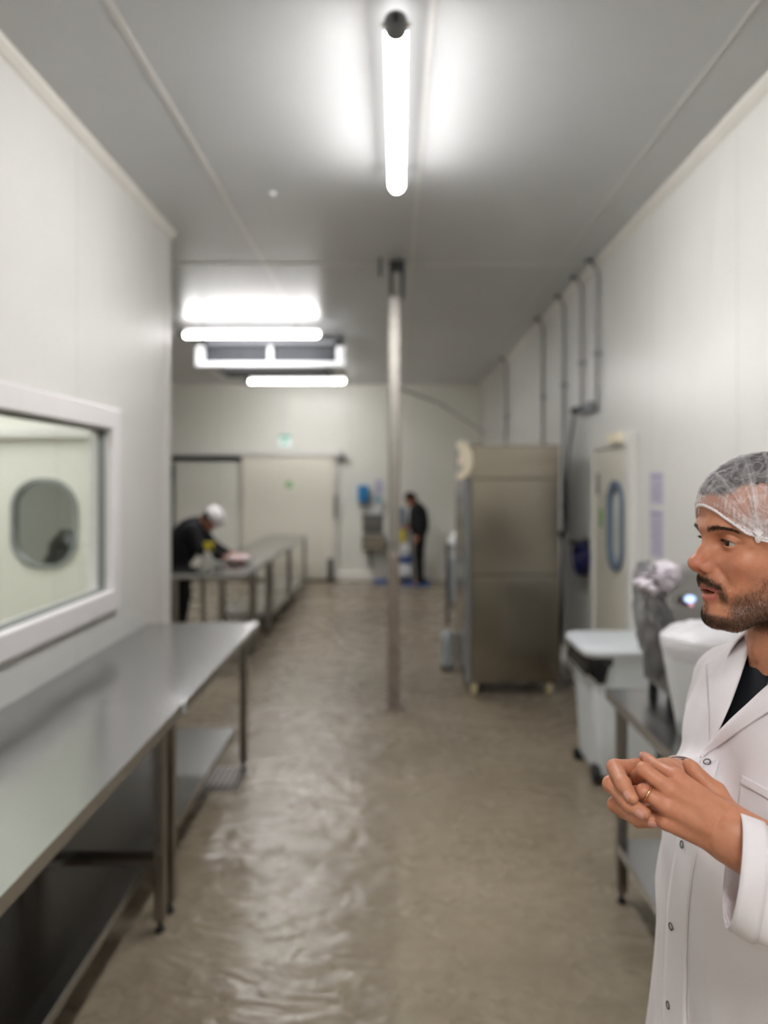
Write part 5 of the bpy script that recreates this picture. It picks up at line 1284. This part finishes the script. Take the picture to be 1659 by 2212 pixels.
# trousers and shoes
tr_ = []
for s in (1, -1):
    hip, knee, ank = bw_(0, .09 * s, .92), bw_(.015, .10 * s, .50), bw_(-.01, .11 * s, .09)
    tr_ += [Cone(hip, knee, .098, .074, .05), Cone(knee, ank, .074, .058, .03)]
Vt, Qt = polygonise(tr_, .012); np_mesh('trousers', Vt, Qt, M['blacktrousers'], man)
for s in (1, -1):
    sh = [Cone(bw_(-.05, .11 * s, .05), bw_(.04, .12 * s, .055), .048, .046, .03), Cone(bw_(.04, .12 * s, .05), bw_(.17, .13 * s, .036), .046, .036, .03), Fn(lambda x, y, z: .002 - z + 0 * x + 0 * y, bw_(0, 0, 0) - .4, bw_(0, 0, 0) + .4, .004, 's')]
    sh[-1] = Fn(lambda x, y, z: z + 0 * x + 0 * y - .001, bw_(0, 0, 0) - .4, bw_(0, 0, 0) + .4, .004, 's')
    Vt, Qt = polygonise(sh, .008); np_mesh('shoe', Vt, Qt, M['shoe'], man)
print('coat', round(time.time() - _t0, 1))
# ------------------------------------------------------------------ the two workers in the background
def worker(label, hip, chest, neck, head_c, facing, arms, legs, cap, h=.011):
    """body as one surface; jacket, trousers, shoes and headwear are children. arms/legs: lists of three points"""
    hip, chest, neck, head_c = A3(hip), A3(chest), A3(neck), A3(head_c); fc = A3(facing) / np.linalg.norm(facing); up = head_c - neck; up /= np.linalg.norm(up)
    side = np.cross(up, fc); side /= np.linalg.norm(side); fwd = np.cross(side, up)
    Rm = np.stack([fwd, side, up], 1); sh = [A3(a[0]) for a in arms]
    tor = [Ell((hip + chest) / 2, (.13, .17, .20), .08), Cone(hip, chest, .125, .13, .08), Cone(sh[0], sh[1], .06, .06, .08), Cone(chest, neck, .10, .06, .06)]
    hd = [Ell(head_c, (.095, .076, .115), .02, 'u', Rm), Ell(head_c + fwd * .055 - up * .05, (.04, .05, .06), .03, 'u', Rm), Cone(head_c + fwd * .085 + up * .005, head_c + fwd * .113 - up * .03, .010, .014, .015),
          Cone(neck, head_c - up * .05, .055, .052, .03)]
    for s in (1, -1): hd += [Ell(head_c + side * .076 * s - up * .01, (.02, .012, .032), .008, 'u', Rm)]
    lim, slv, leg, shoe_ = [], [], [], []
    for S_, E_, W_, Hd in arms:
        S_, E_, W_, Hd = map(A3, (S_, E_, W_, Hd)); lim += [Cone(S_, E_, .048, .042, .04), Cone(E_, W_, .042, .028, .02)]
        slv += [Cone(S_, E_, .066, .058, .05), Cone(E_, W_ + (E_ - W_) * .12, .058, .045, .04)]
        d = (Hd - W_) / np.linalg.norm(Hd - W_); o1 = np.cross(d, [0, 0, 1.0]); o1 = o1 / max(np.linalg.norm(o1), 1e-6); lim += [Cone(W_, W_ + d * .08, .030, .036, .02)]
        for k in range(4):
            b0 = W_ + d * .085 + o1 * (.027 - .018 * k); m_ = b0 + d * (.042 + .004 * (k in (1, 2))) - np.array([0, 0, .006]); lim += [Cone(b0, m_, .0105, .0095, .01), Cone(m_, m_ + d * .03 - np.array([0, 0, .02]), .0095, .0075, .006)]
        b0 = W_ + d * .03 + o1 * .03; lim += [Cone(b0, b0 + d * .05 + o1 * .025 - np.array([0, 0, .012]), .013, .009, .012)]
    for H_, K_, A_ in legs:
        H_, K_, A_ = map(A3, (H_, K_, A_)); lim += [Cone(H_, K_, .085, .058, .05), Cone(K_, A_, .056, .04, .03), Cone(A_, A_ + fc * np.array([1, 1, 0]) * .12 - np.array([0, 0, .055]), .034, .020, .02)]
        leg += [Cone(H_, K_, .105, .078, .05), Cone(K_, A_, .078, .062, .03)]
        f0 = A_ * np.array([1, 1, 0]) + np.array([0, 0, .048]); shoe_.append([Cone(f0 - fc * .05, f0 + fc * .05, .047, .047, .03), Cone(f0 + fc * .05, f0 + fc * .18 - np.array([0, 0, .012]), .045, .036, .03),
                                                                             Fn(lambda x, y, z: z + 0 * x + 0 * y - .001, f0 - .4, f0 + .4, .004, 's')])
    V, Q = polygonise(tor + hd + lim, h)
    c = np.tile(np.array(lin((176, 122, 100))), (len(V), 1)); b = np_mesh('person', V, Q, M['skin'], None, c, (hip[0], hip[1], 0)); tag(b, label, 'person')
    jk = [Cone(p.a, p.b, p.ra + .018, p.rb + .018, p.k) if isinstance(p, Cone) else Ell(p.c, p.r + .018, p.k) for p in tor[:3]] + slv + [Cone(chest, neck - (neck - chest) * .15, .115, .08, .06)]
    V, Q = polygonise(jk, h); np_mesh('jacket', V, Q, M['black_cloth'], b)
    V, Q = polygonise(leg + [Ell(hip, (.135, .165, .13), .06)], h); np_mesh('trousers', V, Q, M['blacktrousers'], b)
    for s_ in shoe_:
        V, Q = polygonise(s_, .009); np_mesh('shoe', V, Q, M['shoe'], b)
    for s in (1, -1):
        uvsphere(head_c + fwd * .083 + side * .031 * s + up * .012, .011, 'eye', wm.m, b)
    hairp = [Ell(head_c + up * .012 - fwd * .012, (.099, .084, .115), .01, 'u', Rm), Ell(head_c + fwd * .10 - up * .05, (.12, .12, .10), .02, 's', Rm)]
    V, Q = polygonise(hairp, .008); np_mesh('hair', V, Q, M['hair'], b)
    if cap:
        cp = [Ell(head_c + up * .055 - fwd * .015, (.128, .115, .095), .02, 'u', Rm), Fn((lambda H_, U_, W_: lambda x, y, z: (x - H_[0]) * U_[0] + (y - H_[1]) * U_[1] + (z - H_[2]) * U_[2] + .35 * ((x - H_[0]) * W_[0] + (y - H_[1]) * W_[1] + (z - H_[2]) * W_[2]) * -1)(head_c + up * .03, up, fwd), head_c - .25, head_c + .25, .02, 's')]
        V, Q = polygonise(cp, .007); np_mesh('mob_cap', V, Q, cloth_mat('white_cap_cloth', (232, 228, 230), .8, fold=.4), b)
    return b
worker('worker in black with a white mob cap, bent over the far steel table', (-2.36, 8.02, .92), (-2.17, 7.96, 1.20), (-2.06, 7.93, 1.295), (-1.955, 7.92, 1.325), (.80, -.05, -.60),
       [((-2.12, 7.77, 1.22), (-1.99, 7.70, 1.02), (-1.80, 7.80, .935), (-1.70, 7.82, .90)), ((-2.12, 8.12, 1.22), (-1.98, 8.17, 1.02), (-1.78, 8.08, .94), (-1.68, 8.05, .90))],
       [((-2.33, 7.92, .90), (-2.30, 7.91, .49), (-2.34, 7.91, .09)), ((-2.33, 8.12, .90), (-2.30, 8.13, .49), (-2.35, 8.13, .09))], True)
worker('worker in black standing with bowed head by the end wall', (.44, 12.42, .93), (.41, 12.40, 1.20), (.37, 12.38, 1.335), (.285, 12.36, 1.43), (-.93, -.10, -.35),
       [((.40, 12.22, 1.27), (.45, 12.17, 1.02), (.40, 12.18, .83), (.36, 12.19, .75)), ((.40, 12.58, 1.27), (.42, 12.62, 1.02), (.27, 12.56, .95), (.19, 12.52, .95))],
       [((.44, 12.33, .90), (.43, 12.33, .49), (.44, 12.32, .09)), ((.44, 12.51, .90), (.43, 12.52, .49), (.45, 12.52, .09))], False)
# spray bottle and cloth on the far table
sp = thing('spray_bottle', 'white spray bottle with a yellow head on the far steel table', 'bottle', (-1.79, 7.12, TH))
MB().lathe([(.045, 0), (.052, .008), (.053, .10), (.045, .15), (.025, .19), (.017, .20), (.017, .215)], (-1.79, 7.12, TH), 'z', 24).build('bottle_body', mat('translucent_white_plastic', (206, 204, 196), .3, var=.02), sp, 40)
mb = MB(); mb.lathe([(.02, .205), (.022, .23), (.016, .235)], (-1.79, 7.12, TH), 'z', 18); mb.box((-1.825, 7.10, TH + .235), (-1.735, 7.14, TH + .285), .014); mb.tube([(-1.745, 7.12, TH + .27), (-1.715, 7.12, TH + .27)], .01, 10); mb.tube([(-1.76, 7.12, TH + .245), (-1.735, 7.12, TH + .22), (-1.742, 7.12, TH + .19)], .007, 8)
mb.build('spray_head', M['yellow'], sp, 40)
cm = NT('white_pink_cloth'); n_ = cm.noise(14, 3); cm.link(cm.ramp(n_, .50, .60, lin((232, 226, 224)), lin((214, 120, 116))), cm.b.inputs['Base Color']); cm.b.inputs['Roughness'].default_value = .9
o = crumple(-1.60, 7.72, TH + .058, .13, .11, .05, 21, .6).build('wiping_cloth', cm.m, None, 80, origin=(-1.60, 7.72, TH)); tag(o, 'crumpled white and pink cloth under the bending worker\'s hands', 'cloth')
# cleaning trolley half hidden by the column
tr = thing('cleaning_trolley', 'white and blue cleaning trolley behind the steel column, beside the standing worker', 'trolley', (.10, 12.72, 0))
MB().box((.0, 12.56, .10), (.30, 12.88, .34), .03).build('lower_bucket', M['white'], tr, 40)
MB().box((-.02, 12.54, .34), (.32, 12.90, .44), .02).build('tray', M['matblue'], tr, 40)
MB().box((.02, 12.58, .44), (.28, 12.86, .74), .04).build('upper_bucket', M['white'], tr, 40)
MB().box((.08, 12.56, .68), (.22, 12.70, .90), .03).build('yellow_bag', M['yellow'], tr, 40)
MB().box((.06, 12.72, .74), (.22, 12.86, 1.28), .04).build('cloth_bundle', mat('grey_blue_cloth', (120, 130, 146), .8), tr, 40)
mb = MB()
for x in (.0, .30): mb.tube([(x, 12.87, .09), (x, 12.87, 1.0)], .012, 8)
mb.tube([(.0, 12.87, 1.0), (.30, 12.87, 1.0)], .012, 8); mb.build('frame', M['grey'], tr, 40)
for (x, y) in ((.03, 12.6), (.27, 12.6), (.03, 12.84), (.27, 12.84)):
    MB().lathe([(.02, -.014), (.045, -.014), (.045, .014), (.02, .014)], (x, y, .07), 'x', 14).build('wheel', M['black'], tr, 40)
print('workers', round(time.time() - _t0, 1))
